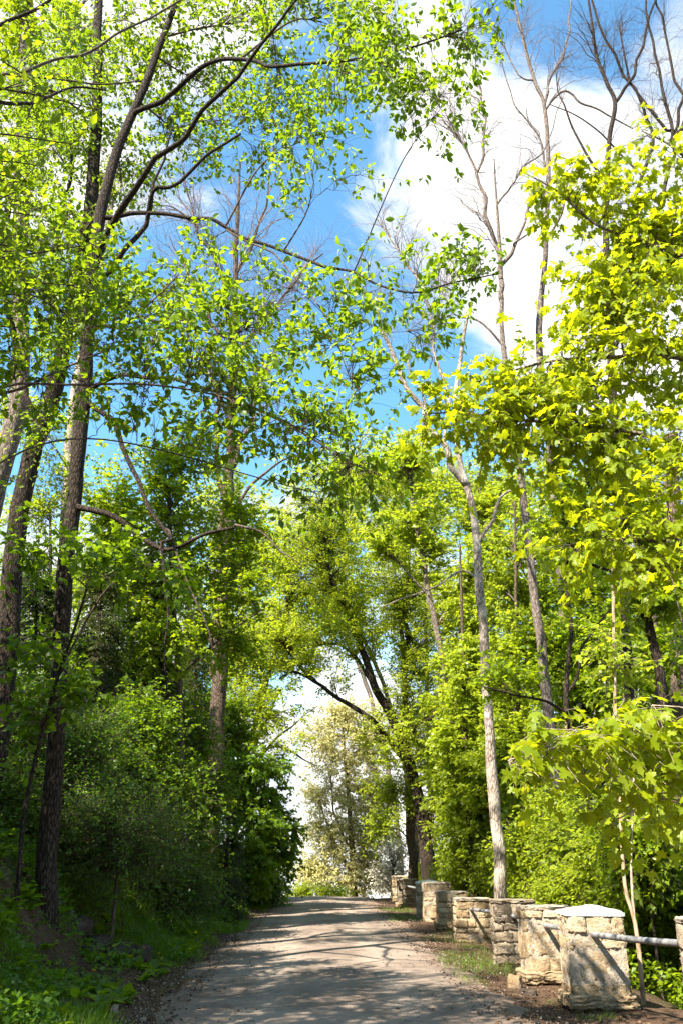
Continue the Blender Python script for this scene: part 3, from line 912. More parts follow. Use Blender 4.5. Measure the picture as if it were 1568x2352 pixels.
tree('bough_tree', 'tree whose large dark to lime leaves hang in front of the arching boughs', 'tree', 6.6,
     [(-330, 2300), (-320, 1800), (-300, 1300), (-290, 900), (-280, 500)], (80, 60, 40),
     [([(-300, 1000), (-100, 930), (60, 892), (140, 850), (240, 800)], (9, 4), (6.6, 7.5)),
      ([(-290, 1020), (0, 900), (160, 885), (330, 880), (460, 900), (580, 940), (700, 1000), (800, 1065)], (7, 2.5), (6.6, 7.6)),
      ([(-285, 700), (-100, 250), (0, 168), (60, 165), (140, 130), (210, 115), (300, 60), (400, 0), (480, -50)], (9, 4), (6.6, 8)),
      ([(-280, 640), (-60, 300), (20, 250), (90, 225), (160, 200), (240, 215)], (12, 4), (6.6, 8)),
      ([(0, 168), (120, 180), (260, 190), (330, 190)], (6, 3), (7.6, 8)),
      ([(-200, 200), (0, 60), (80, 20), (150, -20)], (10, 6), (7.4, 8))],
     [(430, 830, 7.4, 140, 70, 1.3), (560, 880, 7.4, 130, 70, 1.4), (330, 900, 7.4, 110, 80, 1.1), (650, 950, 7.5, 110, 70, 1.3), (760, 1020, 7.6, 100, 70, 1.2), (850, 1090, 7.7, 70, 60, .7), (480, 970, 7.3, 120, 60, .8), (720, 1130, 7.6, 60, 50, .45),
      (250, 740, 7.5, 130, 90, 1.2), (120, 700, 7.4, 110, 90, 1.1), (350, 720, 7.6, 100, 70, .8), (60, 880, 7, 100, 80, .8), (200, 620, 7.5, 110, 80, .9), (60, 540, 7.5, 110, 80, .9), (90, 120, 8, 110, 90, .5), (200, 60, 8, 110, 70, .5), (60, 280, 8, 100, 90, .6)],
     bsc=1.2, leaf='ovate', lsize=.088, mat='leaf_cherry', bark='bark_dark', nsec=15, ntw=6, nlf=5, ltw=.42, maxb=.012, whorl=True, seed=2, twr=.003, tilt=.6, droop=.35)

tree('forked_tree', 'dark forked tree behind the left frame edge, rising beside the leaning furrowed one', 'tree', 14.5,
     [(-25, 1900), (0, 1650), (16, 1470), (36, 1250), (56, 1130), (84, 1020), (110, 940), (140, 840), (165, 720), (190, 590), (208, 450), (220, 300), (225, 150), (228, 0)], (54, 44, 38, 30, 18),
     [([(92, 985), (70, 930), (55, 880), (35, 800), (10, 700), (-30, 560)], (22, 12)), ([(150, 800), (120, 700), (115, 600), (150, 480), (170, 360)], (12, 6))],
     [(60, 640, 14, 110, 80), (150, 780, 13.5, 100, 80), (80, 480, 14, 110, 90), (200, 660, 13.5, 100, 80), (100, 340, 14, 110, 100), (170, 200, 14, 100, 110), (60, 200, 14, 100, 100, .9), (120, 1000, 14, 80, 70, .5)],
     leaf='ovate', lsize=.085, mat='leaf_cherry', bark='bark_dark', nsec=24, ntw=8, nlf=7, seed=3, tilt=.7)

tree('plated_tree', 'thick trunk with plated grey bark at the far left edge, bent like a bow', 'tree', 17,
     [(-150, 1700), (-70, 1350), (-10, 1135), (22, 1010), (44, 920), (50, 780), (46, 640), (48, 450), (55, 250), (62, 40), (68, -100)], (52, 44, 36, 22),
     [([(50, 560), (20, 480), (0, 380), (-30, 250)], (18, 8)), ([(50, 300), (100, 200), (150, 90), (200, -30)], (16, 7))],
     [(30, 420, 17, 100, 100), (20, 250, 17, 100, 100), (130, 80, 17, 110, 90, .8), (20, 60, 17, 90, 90), (0, 600, 17, 90, 80)],
     leaf='maple_small', lsize=.10, mat='leaf_mid', bark='bark_grey', nsec=30, ntw=8, nlf=8, seed=4)

tree('pale_tree', 'slim pale barked tree leaning behind the furrowed trunk, catching the sun', 'tree', 24,
     [(138, 1500), (146, 1250), (158, 1050), (172, 900), (196, 780), (216, 680), (240, 560), (262, 440)], (22, 20, 16, 10), [([(172, 900), (185, 820), (188, 740)], (10, 5))],
     [(250, 420, 24, 70, 80, .7), (140, 1120, 23, 90, 80, .8), (60, 1180, 23, 80, 80, .8), (40, 960, 22, 60, 80, .8)],
     leaf='far', lsize=.10, mat='leaf_bright', bark='bark_pale', nsec=30, seed=5)

tree('ash_tree', 'straight double stemmed trunk left of the lane, bare twigs in its top', 'tree', 27,
     [(486, 1880), (492, 1780), (502, 1600), (508, 1450), (517, 1300), (523, 1200), (527, 1080), (531, 980), (536, 850), (540, 700), (543, 580), (548, 470), (552, 370)], (40, 34, 28, 20, 12, 4),
     [([(500, 1640), (496, 1500), (492, 1400), (500, 1290), (506, 1180), (498, 1060), (494, 900), (500, 760)], (20, 8)),
      ([(527, 1080), (550, 1025), (576, 960), (602, 890), (640, 800)], (14, 5)), ([(523, 1200), (580, 1110), (640, 1060), (700, 1040)], (9, 3)), ([(531, 980), (490, 880), (470, 760)], (8, 3)), ([(540, 720), (505, 620), (455, 520), (420, 410)], (8, 3)), ([(542, 640), (585, 540), (620, 430), (630, 340)], (7, 3)), ([(536, 860), (600, 740), (680, 640), (740, 580)], (8, 3)), ([(505, 770), (450, 650), (390, 540)], (7, 2)), ([(455, 520), (400, 480), (340, 470)], (4, 2))],
     [(540, 700, 27, 110, 130, 1.6), (640, 720, 27, 90, 120, 1.2), (600, 880, 27, 90, 80, 1), (470, 720, 27, 80, 110, 1), (700, 620, 27, 90, 90, 1), (460, 520, 27, 120, 110, 1.6), (580, 500, 27, 110, 100, 1.2), (400, 460, 27, 100, 90, 1)],
     bark='bark_brown', twig='twig_grey', bsc=1.5, backf=1.5, nsec=26, ntw=9, nlf=0, ltw=1.5, seed=6, twr=.005, up=.3, spread=1.0)

tree('maple_tree', 'leafy maple around the double stemmed trunk, filling the left side at mid height', 'tree', 22,
     [(425, 1900), (418, 1750), (412, 1560), (400, 1400), (392, 1250), (388, 1100)], (16, 8),
     [([(412, 1560), (470, 1500), (540, 1440), (600, 1400)], (7, 3)), ([(400, 1400), (320, 1300), (250, 1220)], (7, 3))],
     [(430, 1330, 22, 110, 80), (540, 1330, 22.5, 90, 90), (330, 1250, 22, 110, 80), (450, 1150, 22, 100, 80, .9), (560, 1200, 23, 80, 80, .7), (330, 1090, 22, 100, 80, .9), (440, 1020, 22, 90, 70, .6), (250, 1180, 21, 90, 90, .9), (380, 1450, 21, 110, 80), (520, 1470, 23, 80, 80, .7), (250, 1340, 21, 100, 80)],
     leaf='maple_small', bsc=1.3, lsize=.105, mat='leaf_mid', nsec=46, ntw=8, nlf=8, seed=7)

tree('clump_tree', 'pale slanting stems of a clump tree against the white gap over the lane', 'tree', 36,
     [(552, 1800), (565, 1740), (588, 1660), (604, 1600), (622, 1530), (650, 1440), (660, 1350)], (15, 12, 6),
     [([(560, 1770), (580, 1700), (594, 1640), (606, 1560), (600, 1480)], (11, 5)), ([(575, 1760), (600, 1690), (622, 1615), (650, 1580)], (10, 3)),
      ([(580, 1745), (620, 1715), (660, 1722), (700, 1745), (730, 1760)], (7, 2)), ([(590, 1755), (640, 1690), (690, 1650), (730, 1620)], (6, 2))],
     [(620, 1380, 36, 90, 80, 1.2), (700, 1330, 36, 80, 70), (580, 1490, 36, 70, 80), (560, 1620, 35, 50, 90, .9), (620, 1490, 36, 70, 50, .7), (610, 1650, 35, 40, 50, .5), (650, 1610, 36, 50, 50, .35), (690, 1500, 36, 60, 50, .6), (660, 1720, 35, 40, 40, .25), (560, 1280, 36, 80, 70), (660, 1260, 36, 90, 70)],
     leaf='far', bsc=1.3, lsize=.13, mat='leaf_bright', bark='bark_grey', nsec=50, ntw=8, nlf=9, seed=8)

tree('hanging_maple', 'dark low maple overhanging the left edge of the lane, seen against the bright sky', 'tree', 31,
     [(560, 2060), (566, 1980), (578, 1880), (588, 1800), (590, 1740)], (14, 6), (),
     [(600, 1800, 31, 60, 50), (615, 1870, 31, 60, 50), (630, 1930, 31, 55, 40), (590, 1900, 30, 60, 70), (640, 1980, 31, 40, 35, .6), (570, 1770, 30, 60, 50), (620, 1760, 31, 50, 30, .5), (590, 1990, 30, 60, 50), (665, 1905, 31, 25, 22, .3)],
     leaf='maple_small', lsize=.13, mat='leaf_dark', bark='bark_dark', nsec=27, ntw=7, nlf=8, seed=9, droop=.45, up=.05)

# ---- middle distance
tree('arching_tree', 'old dark tree with two heavy boughs leaning left and arching over the crest', 'tree', 33,
     [(992, 2070), (985, 2010), (975, 1920), (966, 1850), (950, 1790), (925, 1710), (895, 1640), (862, 1580), (845, 1530), (828, 1480), (806, 1430), (785, 1385), (765, 1345), (752, 1300), (742, 1230)], (40, 30, 23, 18, 14, 10, 6),
     [([(930, 1745), (890, 1700), (850, 1655), (800, 1615), (758, 1590), (715, 1558), (680, 1548), (645, 1560)], (15, 4), (33, 32.5)),
      ([(720, 1560), (690, 1530), (660, 1490), (640, 1465)], (7, 3), (32.5, 32)),
      ([(945, 1780), (938, 1680), (935, 1560), (930, 1440), (935, 1300), (940, 1180)], (14, 5)), ([(862, 1580), (800, 1500), (740, 1480), (690, 1490)], (8, 3)), ([(935, 1700), (985, 1640), (1030, 1610), (1065, 1600)], (7, 3), (33, 30))],
     [(760, 1180, 33, 90, 80), (850, 1090, 34, 90, 70), (930, 1180, 33, 90, 80), (690, 1290, 33, 90, 70), (810, 1290, 33, 90, 80, 1.2), (920, 1320, 33, 80, 80, 1.2), (700, 1420, 32.5, 90, 60), (650, 1480, 32, 60, 50, .7), (770, 1480, 32.5, 80, 50, .8), (890, 1440, 33, 70, 80, 1.1), (740, 1560, 32.5, 60, 20, .3), (980, 1440, 33, 80, 90, 1.2), (960, 1580, 33, 80, 70, 1.2), (900, 1700, 32, 70, 50, .7), (960, 1060, 34, 70, 60, .8), (830, 1390, 33, 70, 60, .9)],
     leaf='far', bsc=1.3, lsize=.115, mat='leaf_lime', bark='bark_dark', nsec=50, ntw=8, nlf=10, seed=10)
tree('twin_trunk', 'brown trunk standing close beside the old arching tree behind the far pillars', 'tree', 34.5,
     [(950, 2070), (944, 1950), (940, 1850), (934, 1750), (930, 1640), (925, 1500), (915, 1380)], (24, 20, 14, 8), (),
     [(900, 1820, 33.5, 60, 50, .9), (950, 1800, 33.5, 60, 50, .8), (880, 1900, 33, 40, 40, .5), (990, 1730, 33, 60, 60), (1010, 1880, 33, 50, 60), (940, 1650, 34, 60, 60), (1020, 1640, 33, 60, 70)],
     leaf='far', bsc=1.2, lsize=.115, mat='leaf_bright', bark='bark_brown', nsec=36, ntw=8, nlf=9, seed=11)
tree('slender_tree', 'slender pale stemmed tree rising in front of the bright central crowns', 'tree', 28,
     [(1090, 2050), (1075, 1850), (1048, 1660), (1012, 1500), (1000, 1440), (985, 1370), (972, 1290), (960, 1220), (950, 1160), (935, 1080)], (15, 14, 12, 7), [([(985, 1370), (940, 1320), (890, 1270)], (6, 3)), ([(1000, 1440), (1060, 1360), (1110, 1300)], (6, 3))],
     [(1000, 1180, 28, 70, 80), (930, 1060, 28, 60, 60, .8), (1060, 1280, 28, 80, 80), (890, 1230, 28, 60, 60, .6), (1080, 1450, 28, 70, 90), (1040, 1600, 28, 70, 80), (1110, 1190, 28, 60, 70, .8)],
     leaf='maple_small', bsc=1.3, lsize=.115, mat='leaf_bright', bark='bark_grey', nsec=42, seed=12)
tree('blossom_tree', 'tall tan and cream spring tree past the crest, thin leaved and full of pale catkins', 'tree', 54,
     [(812, 2080), (810, 2000), (806, 1930), (800, 1840), (792, 1740), (785, 1650)], (16, 12, 5),
     [([(812, 2010), (840, 1940), (858, 1850), (862, 1760)], (8, 3)), ([(812, 2030), (780, 1960), (750, 1900), (730, 1840)], (8, 3)), ([(808, 1960), (770, 1870), (760, 1780)], (6, 3))],
     [(790, 1690, 54, 60, 60), (770, 1780, 54, 70, 60), (835, 1760, 54, 60, 70), (750, 1860, 54, 60, 60), (820, 1860, 54, 70, 60), (870, 1860, 54, 60, 60), (740, 1950, 54, 50, 60), (800, 1960, 54, 70, 60), (870, 1960, 54, 60, 60), (720, 2010, 54, 40, 30, .7), (830, 2020, 54, 80, 30), (780, 1640, 54, 40, 30, .7), (730, 1700, 54, 50, 50, .6), (860, 1680, 54, 50, 60, .8)],
     leaf='far', lsize=.17, mat='leaf_tan', bark='bark_grey', twig='twig_pale', bsc=1.2, nsec=48, ntw=8, nlf=9, ltw=.9, seed=13, droop=.45, twr=.006, secr=.02)
tree('apple_tree', 'small white blossoming tree beside the far pillars', 'tree', 44,
     [(900, 2080), (898, 2030), (905, 1980)], (9, 4), (), [(905, 1960, 44, 35, 40), (880, 2010, 44, 40, 35), (915, 2020, 44, 30, 40)],
     leaf='far', lsize=.13, mat='blossom', bark='bark_dark', nsec=26, ntw=6, nlf=6, ltw=.6, seed=14)
tree('yellow_bush', 'sunlit yellow green bush just over the crest of the lane', 'bush', 49,
     [(712, 2085), (710, 2060), (708, 2040)], (5, 3), (), [(690, 2058, 49, 35, 16), (730, 2052, 49, 45, 22), (775, 2062, 49, 35, 16)],
     leaf='far', lsize=.13, mat='leaf_bright', nsec=26, ntw=7, nlf=7, ltw=.6, seed=15)

# ---- right side
tree('dead_tree', 'pale half dead tree with peeling bark, its bare fork reaching into the blue', 'tree', 19,
     [(1152, 2075), (1147, 1980), (1140, 1900), (1130, 1800), (1122, 1700), (1116, 1580), (1110, 1480), (1102, 1380), (1097, 1330), (1094, 1260), (1086, 1180), (1072, 1120), (1055, 1060), (1046, 980), (1046, 900), (1056, 830), (1066, 760), (1080, 690)], (30, 26, 22, 20, 17, 13, 10, 5),
     [([(1070, 1115), (1030, 1030), (985, 955), (950, 900), (925, 850), (895, 770), (865, 715), (838, 672), (800, 640)], (16, 5)),
      ([(985, 955), (965, 900), (940, 850), (930, 800)], (6, 2)), ([(1097, 1330), (1060, 1310), (1010, 1345), (930, 1370), (870, 1395)], (6, 2)),
      ([(1094, 1255), (1120, 1190), (1160, 1140), (1200, 1120)], (10, 4)), ([(1020, 1010), (1025, 900), (1000, 780), (960, 640), (900, 560), (860, 500)], (8, 3))],
     [(840, 640, 19, 90, 80, .7), (930, 780, 19, 70, 80, .6), (1000, 700, 19, 80, 90, .7), (900, 520, 19, 110, 90, .8)],
     nlf=0, bark='bark_pale', twig='twig_grey', backf=1.1, nsec=34, ntw=7, ltw=.95, seed=20, twr=.003, jitter=.4)
tree('tall_snag', 'tall rough grey trunk deeper in the wood, its broken top standing bare over the maple', 'tree', 22,
     [(1296, 2080), (1290, 1990), (1282, 1890), (1272, 1780), (1262, 1660), (1244, 1500), (1234, 1430), (1224, 1350), (1212, 1240), (1200, 1140), (1186, 1020), (1168, 890), (1153, 775), (1150, 690), (1148, 600), (1143, 520), (1138, 450), (1133, 365)], (28, 26, 22, 20, 15, 11, 8, 3),
     [([(1150, 690), (1162, 610), (1178, 560), (1200, 510), (1224, 440)], (12, 4)), ([(1149, 640), (1128, 540), (1112, 450), (1095, 395), (1062, 330), (1015, 272)], (11, 3)),
      ([(1095, 395), (1112, 330), (1108, 250), (1090, 150), (1082, 60)], (7, 2)), ([(1140, 470), (1190, 400), (1250, 330), (1300, 200)], (5, 2)), ([(1160, 800), (1100, 740), (1040, 720), (1000, 640)], (6, 2)), ([(1178, 560), (1230, 520), (1270, 440)], (5, 2))],
     [(1080, 260, 22, 90, 130, 1), (1130, 340, 22, 90, 110, .7), (1010, 250, 22, 90, 90, .8), (1210, 420, 22, 80, 80, .6), (1060, 460, 22, 100, 90, .7), (1000, 620, 22, 70, 70, .6)],
     nlf=0, bark='bark_grey', twig='twig_grey', backf=1.1, nsec=32, ntw=7, ltw=1.1, seed=21, twr=.0035, up=.45)
tree('bare_tree', 'tall thin bare stem to the right of the broken topped trunk, crossing the white cloud', 'tree', 24,
     [(1335, 2080), (1325, 1850), (1300, 1500), (1272, 1150), (1242, 850), (1236, 745), (1248, 620), (1255, 490), (1258, 360), (1249, 245), (1226, 185), (1202, 100), (1186, 30), (1165, -60)], (24, 18, 11, 8, 4),
     [([(1250, 255), (1290, 205), (1330, 235), (1365, 250), (1400, 270), (1450, 292)], (6, 3)), ([(1258, 400), (1230, 300), (1180, 240), (1150, 130)], (6, 2)), ([(1252, 560), (1290, 480), (1310, 400)], (7, 3)), ([(1249, 245), (1262, 180), (1300, 110), (1310, 0)], (7, 3)), ([(1226, 185), (1190, 170), (1130, 60)], (5, 2))],
     [(1210, 120, 24, 100, 120, .9), (1300, 150, 24, 90, 120, .9), (1160, 60, 24, 100, 80, .9), (1290, 380, 24, 60, 90, .5), (1190, 300, 24, 70, 90, .5)],
     nlf=0, bark='bark_grey', twig='twig_grey', backf=1.1, nsec=30, ntw=7, ltw=1.1, seed=22, twr=.0035, up=.45)
tree('leafless_tree', 'dark leafless tree at the top right, many limbs fanning up behind the maple', 'tree', 17,
     [(1455, 2080), (1448, 1700), (1425, 1200), (1400, 760), (1390, 560), (1394, 400), (1400, 300), (1412, 236), (1392, 190), (1370, 130), (1358, 50), (1342, -60)], (26, 18, 11, 8, 4),
     [([(1412, 236), (1440, 185), (1470, 120), (1490, 50), (1515, -60)], (8, 4)), ([(1402, 760), (1470, 420), (1500, 330), (1480, 255), (1430, 170), (1395, 90), (1370, 30), (1350, -40)], (9, 4)),
      ([(1410, 800), (1530, 420), (1545, 320), (1525, 230), (1505, 140), (1490, 50), (1470, -40)], (10, 4)), ([(1540, 330), (1560, 250), (1540, 150), (1520, 60), (1500, -30)], (8, 4)), ([(1530, 300), (1470, 230), (1440, 150), (1420, 60)], (7, 3)), ([(1390, 420), (1330, 330), (1290, 240), (1270, 160)], (7, 2)), ([(1470, 400), (1400, 330), (1330, 270), (1260, 240)], (5, 2)), ([(1540, 330), (1600, 200), (1580, 60), (1600, -50)], (10, 4))],
     [(1420, 110, 17, 100, 120, 1.2), (1500, 90, 17, 90, 120, 1.2), (1340, 90, 17, 90, 110, 1), (1530, 230, 17, 70, 80, .7), (1440, 290, 17, 80, 70, .7)],
     nlf=0, bark='bark_dark', twig='twig', backf=1.1, nsec=32, ntw=7, ltw=.9, seed=23, twr=.003, up=.4)
tree('leaning_tree', 'dark stem leaning left through the right hand woods behind the low maple spray', 'tree', 13,
     [(1640, 2150), (1600, 1900), (1556, 1720), (1528, 1620), (1505, 1510), (1482, 1415), (1448, 1330), (1410, 1240), (1372, 1170), (1340, 1080)], (26, 24, 22, 14, 8), [([(1482, 1415), (1470, 1330), (1465, 1240)], (8, 4)), ([(1448, 1330), (1360, 1290), (1270, 1210), (1190, 1180)], (9, 3))],
     [(1400, 1130, 13, 100, 80, .6), (1300, 1190, 13, 90, 70, .5), (1470, 1220, 13, 90, 80, .6), (1500, 1370, 13, 80, 70, .6)],
     leaf='maple_small', lsize=.10, mat='leaf_mid', bark='bark_dark', nsec=22, seed=24)
tree('edge_tree', 'broad shaggy barked trunk at the right edge of the view deep in the woods', 'tree', 20,
     [(1568, 2090), (1560, 1900), (1556, 1750), (1552, 1500), (1548, 1300), (1540, 1000)], (40, 36, 30), (),
     [(1520, 1500, 19, 90, 90, .5), (1560, 1300, 19, 90, 100, .7)], leaf='maple_small', lsize=.11, mat='leaf_mid', bark='bark_brown', nsec=30, seed=25)
tree('forked_sapling', 'tan forked sapling growing right beside the white capped pillar', 'sapling', 11.9,
     [(1474, 2290), (1468, 2200), (1455, 2110), (1436, 2050), (1428, 1970), (1422, 1850), (1414, 1700), (1410, 1540), (1408, 1400), (1405, 1250)], (11, 9, 8, 7), [([(1456, 2115), (1453, 2050), (1449, 1980), (1452, 1880), (1456, 1780)], (7, 4))],
     [(1420, 1500, 11.9, 60, 70, .5), (1440, 1850, 11.8, 50, 60, .4)], leaf='maple_small', lsize=.09, mat='leaf_bright', bark='bark_tan', twig='twig_pale', nsec=16, ntw=6, nlf=7, seed=26)
tree('orange_tree', 'orange brown lichened trunk in the right hand woods behind a dark fork', 'tree', 27,
     [(1312, 2080), (1306, 1850), (1302, 1660), (1298, 1540), (1290, 1420), (1284, 1300)], (16, 12, 7), [([(1302, 1660), (1325, 1600), (1340, 1520), (1360, 1440)], (8, 3))],
     [(1290, 1300, 27, 70, 80, .9), (1350, 1400, 27, 80, 80, .9), (1250, 1420, 27, 70, 70, .6)], leaf='far', lsize=.13, mat='leaf_mid', bark='bark_tan', nsec=36, seed=27)
tree('dark_fork_tree', 'thin dark tree with a wide Y fork among the right hand woods', 'tree', 16,
     [(1400, 2120), (1385, 1980), (1352, 1840), (1325, 1720), (1302, 1640), (1300, 1570), (1306, 1500), (1312, 1440), (1300, 1330), (1306, 1200)], (15, 14, 10, 5), [([(1302, 1590), (1322, 1555), (1350, 1480), (1400, 1400), (1450, 1330)], (8, 3)), ([(1302, 1640), (1250, 1610), (1190, 1590), (1110, 1580)], (8, 3), (16, 15))],
     [(1300, 1280, 16, 70, 60, .5), (1170, 1560, 15.5, 70, 40, .4)], leaf='maple_small', lsize=.10, mat='leaf_mid', bark='bark_dark', nsec=20, seed=28)

# ---- woods behind the pillars: many alike
MID = 'slender green leaved forest maples behind the pillars'
k = 0
for (px, Y, top, w, blobs, mt) in [
    (1065, 26, 1250, 12, [(1060, 1700, 60, 80), (1090, 1560, 60, 80), (1040, 1800, 60, 80), (1100, 1800, 60, 90), (1070, 1920, 60, 70), (1150, 1700, 50, 80)], 'leaf_bright'),
    (1190, 25, 1150, 13, [(1180, 1240, 80, 80), (1160, 1380, 70, 80), (1200, 1500, 70, 90), (1170, 1640, 60, 90), (1210, 1760, 70, 90), (1190, 1890, 70, 80)], 'leaf_bright'),
    (1370, 24, 1150, 13, [(1350, 1330, 80, 90), (1370, 1480, 80, 90), (1340, 1620, 80, 90), (1380, 1760, 80, 90), (1350, 1890, 80, 80), (1290, 1500, 60, 70)], 'leaf_mid'),
    (1510, 26, 1200, 16, [(1480, 1420, 90, 90), (1500, 1560, 90, 90), (1470, 1700, 90, 90), (1520, 1830, 80, 90), (1460, 1900, 80, 80), (1530, 1950, 70, 70)], 'leaf_mid'),
    (1250, 34, 1050, 14, [(1130, 1120, 80, 80), (1250, 1130, 80, 80), (1240, 1270, 80, 80), (1260, 1420, 80, 90), (1240, 1570, 80, 90), (1270, 1720, 80, 90), (1250, 1860, 80, 80)], 'leaf_bright'),
    (1440, 36, 1000, 14, [(1400, 1080, 90, 80), (1500, 1120, 90, 80), (1420, 1240, 90, 90), (1450, 1400, 90, 90), (1420, 1560, 90, 90), (1450, 1720, 90, 90), (1420, 1850, 90, 80)], 'leaf_bright'),
    (1110, 38, 1080, 12, [(1050, 1130, 70, 70), (1120, 1340, 80, 80), (1050, 1400, 70, 80), (1130, 1480, 80, 80), (1120, 1640, 80, 90), (1060, 1640, 60, 80), (1130, 1780, 80, 90), (1050, 1860, 70, 80)], 'leaf_bright')]:
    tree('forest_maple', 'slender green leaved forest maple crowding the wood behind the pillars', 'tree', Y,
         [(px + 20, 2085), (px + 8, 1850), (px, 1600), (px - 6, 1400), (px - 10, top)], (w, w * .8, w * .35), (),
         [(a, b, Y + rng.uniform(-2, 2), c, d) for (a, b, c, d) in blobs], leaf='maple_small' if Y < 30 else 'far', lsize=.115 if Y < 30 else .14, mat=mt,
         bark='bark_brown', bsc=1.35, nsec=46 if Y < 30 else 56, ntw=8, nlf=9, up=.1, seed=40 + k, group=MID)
    k += 1

LEFTW = 'dim leafy trees filling the slope behind the cedars'
for k, (px, Y, top, blobs) in enumerate([
    (120, 30, 1150, [(60, 1350, 90, 90), (150, 1400, 90, 90), (80, 1500, 90, 90), (170, 1560, 90, 90), (60, 1640, 90, 80), (160, 1700, 90, 80)]),
    (300, 34, 1150, [(260, 1330, 90, 80), (340, 1400, 90, 90), (260, 1480, 90, 90), (350, 1560, 90, 90), (270, 1640, 90, 90), (360, 1720, 90, 80), (280, 1790, 80, 70)]),
    (440, 38, 1200, [(420, 1400, 70, 80), (480, 1500, 70, 80), (420, 1580, 80, 80), (480, 1680, 70, 90), (430, 1780, 80, 80), (520, 1800, 60, 70)])]):
    tree('slope_tree', 'dim leafy tree filling the slope behind the cedars', 'tree', Y, [(px + 5, 1980), (px + 2, 1800), (px, 1600), (px - 3, 1350), (px - 4, top)], (14, 12, 5), (),
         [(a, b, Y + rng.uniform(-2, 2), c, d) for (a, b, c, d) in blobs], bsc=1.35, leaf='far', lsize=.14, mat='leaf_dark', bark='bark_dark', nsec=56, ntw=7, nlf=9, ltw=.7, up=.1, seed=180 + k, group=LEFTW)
FARW = 'hazy bright crowns at the back of the wood'
for k, (px, Y, top, blobs) in enumerate([
    (760, 60, 1200, [(660, 1230, 90, 90), (740, 1150, 90, 90), (830, 1210, 90, 90), (700, 1360, 90, 80), (800, 1350, 90, 90), (640, 1450, 80, 70)]),
    (980, 48, 1050, [(900, 1100, 90, 80), (1000, 1150, 90, 90), (930, 1260, 90, 90), (1010, 1330, 90, 90), (900, 1420, 90, 90), (1000, 1500, 90, 90), (950, 1650, 80, 90), (1020, 1750, 70, 90)]),
    (1180, 46, 1000, [(1120, 1200, 90, 90), (1200, 1280, 90, 90), (1110, 1400, 90, 90), (1210, 1450, 90, 90), (1130, 1600, 90, 90), (1200, 1700, 90, 90), (1120, 1800, 90, 90), (1200, 1900, 90, 90)]),
    (1350, 44, 1000, [(1300, 1180, 90, 90), (1400, 1260, 90, 90), (1310, 1380, 90, 90), (1400, 1460, 90, 90), (1320, 1600, 90, 90), (1400, 1720, 90, 90), (1320, 1840, 90, 90), (1400, 1930, 90, 80)]),
    (1520, 42, 1000, [(1500, 1200, 90, 90), (1560, 1330, 90, 90), (1490, 1450, 90, 90), (1560, 1580, 90, 90), (1490, 1700, 90, 90), (1550, 1850, 90, 90), (1490, 1950, 80, 80)]),
    (800, 41, 1080, [(720, 1130, 90, 70), (840, 1060, 90, 70), (760, 1240, 90, 80), (880, 1190, 90, 80), (700, 1370, 90, 70), (860, 1340, 90, 80), (950, 1080, 80, 70), (790, 1440, 80, 60)]),
    (560, 44, 1100, [(480, 1150, 80, 80), (560, 1230, 80, 80), (470, 1320, 80, 80), (580, 1380, 80, 80), (500, 1480, 80, 80), (570, 1560, 60, 70)])]):
    tree('background_tree', 'bright leafy crown far back in the woods', 'tree', Y, [(px + (165 if px in (760, 800) else 15), 2070), (px + (145 if px in (760, 800) else 8), 1850), (px + (90 if px in (760, 800) else 0), 1600), (px - 6, 1350), (px - 10, top)], (12, 10, 4), (),
         [(a, b, Y + rng.uniform(-3, 3), c, d) for (a, b, c, d) in blobs], bsc=1.35, leaf='far', lsize=.16, mat='leaf_lime', bark='bark_grey', nsec=56, ntw=7, nlf=9, ltw=.9, up=.1, seed=140 + k, group=FARW)

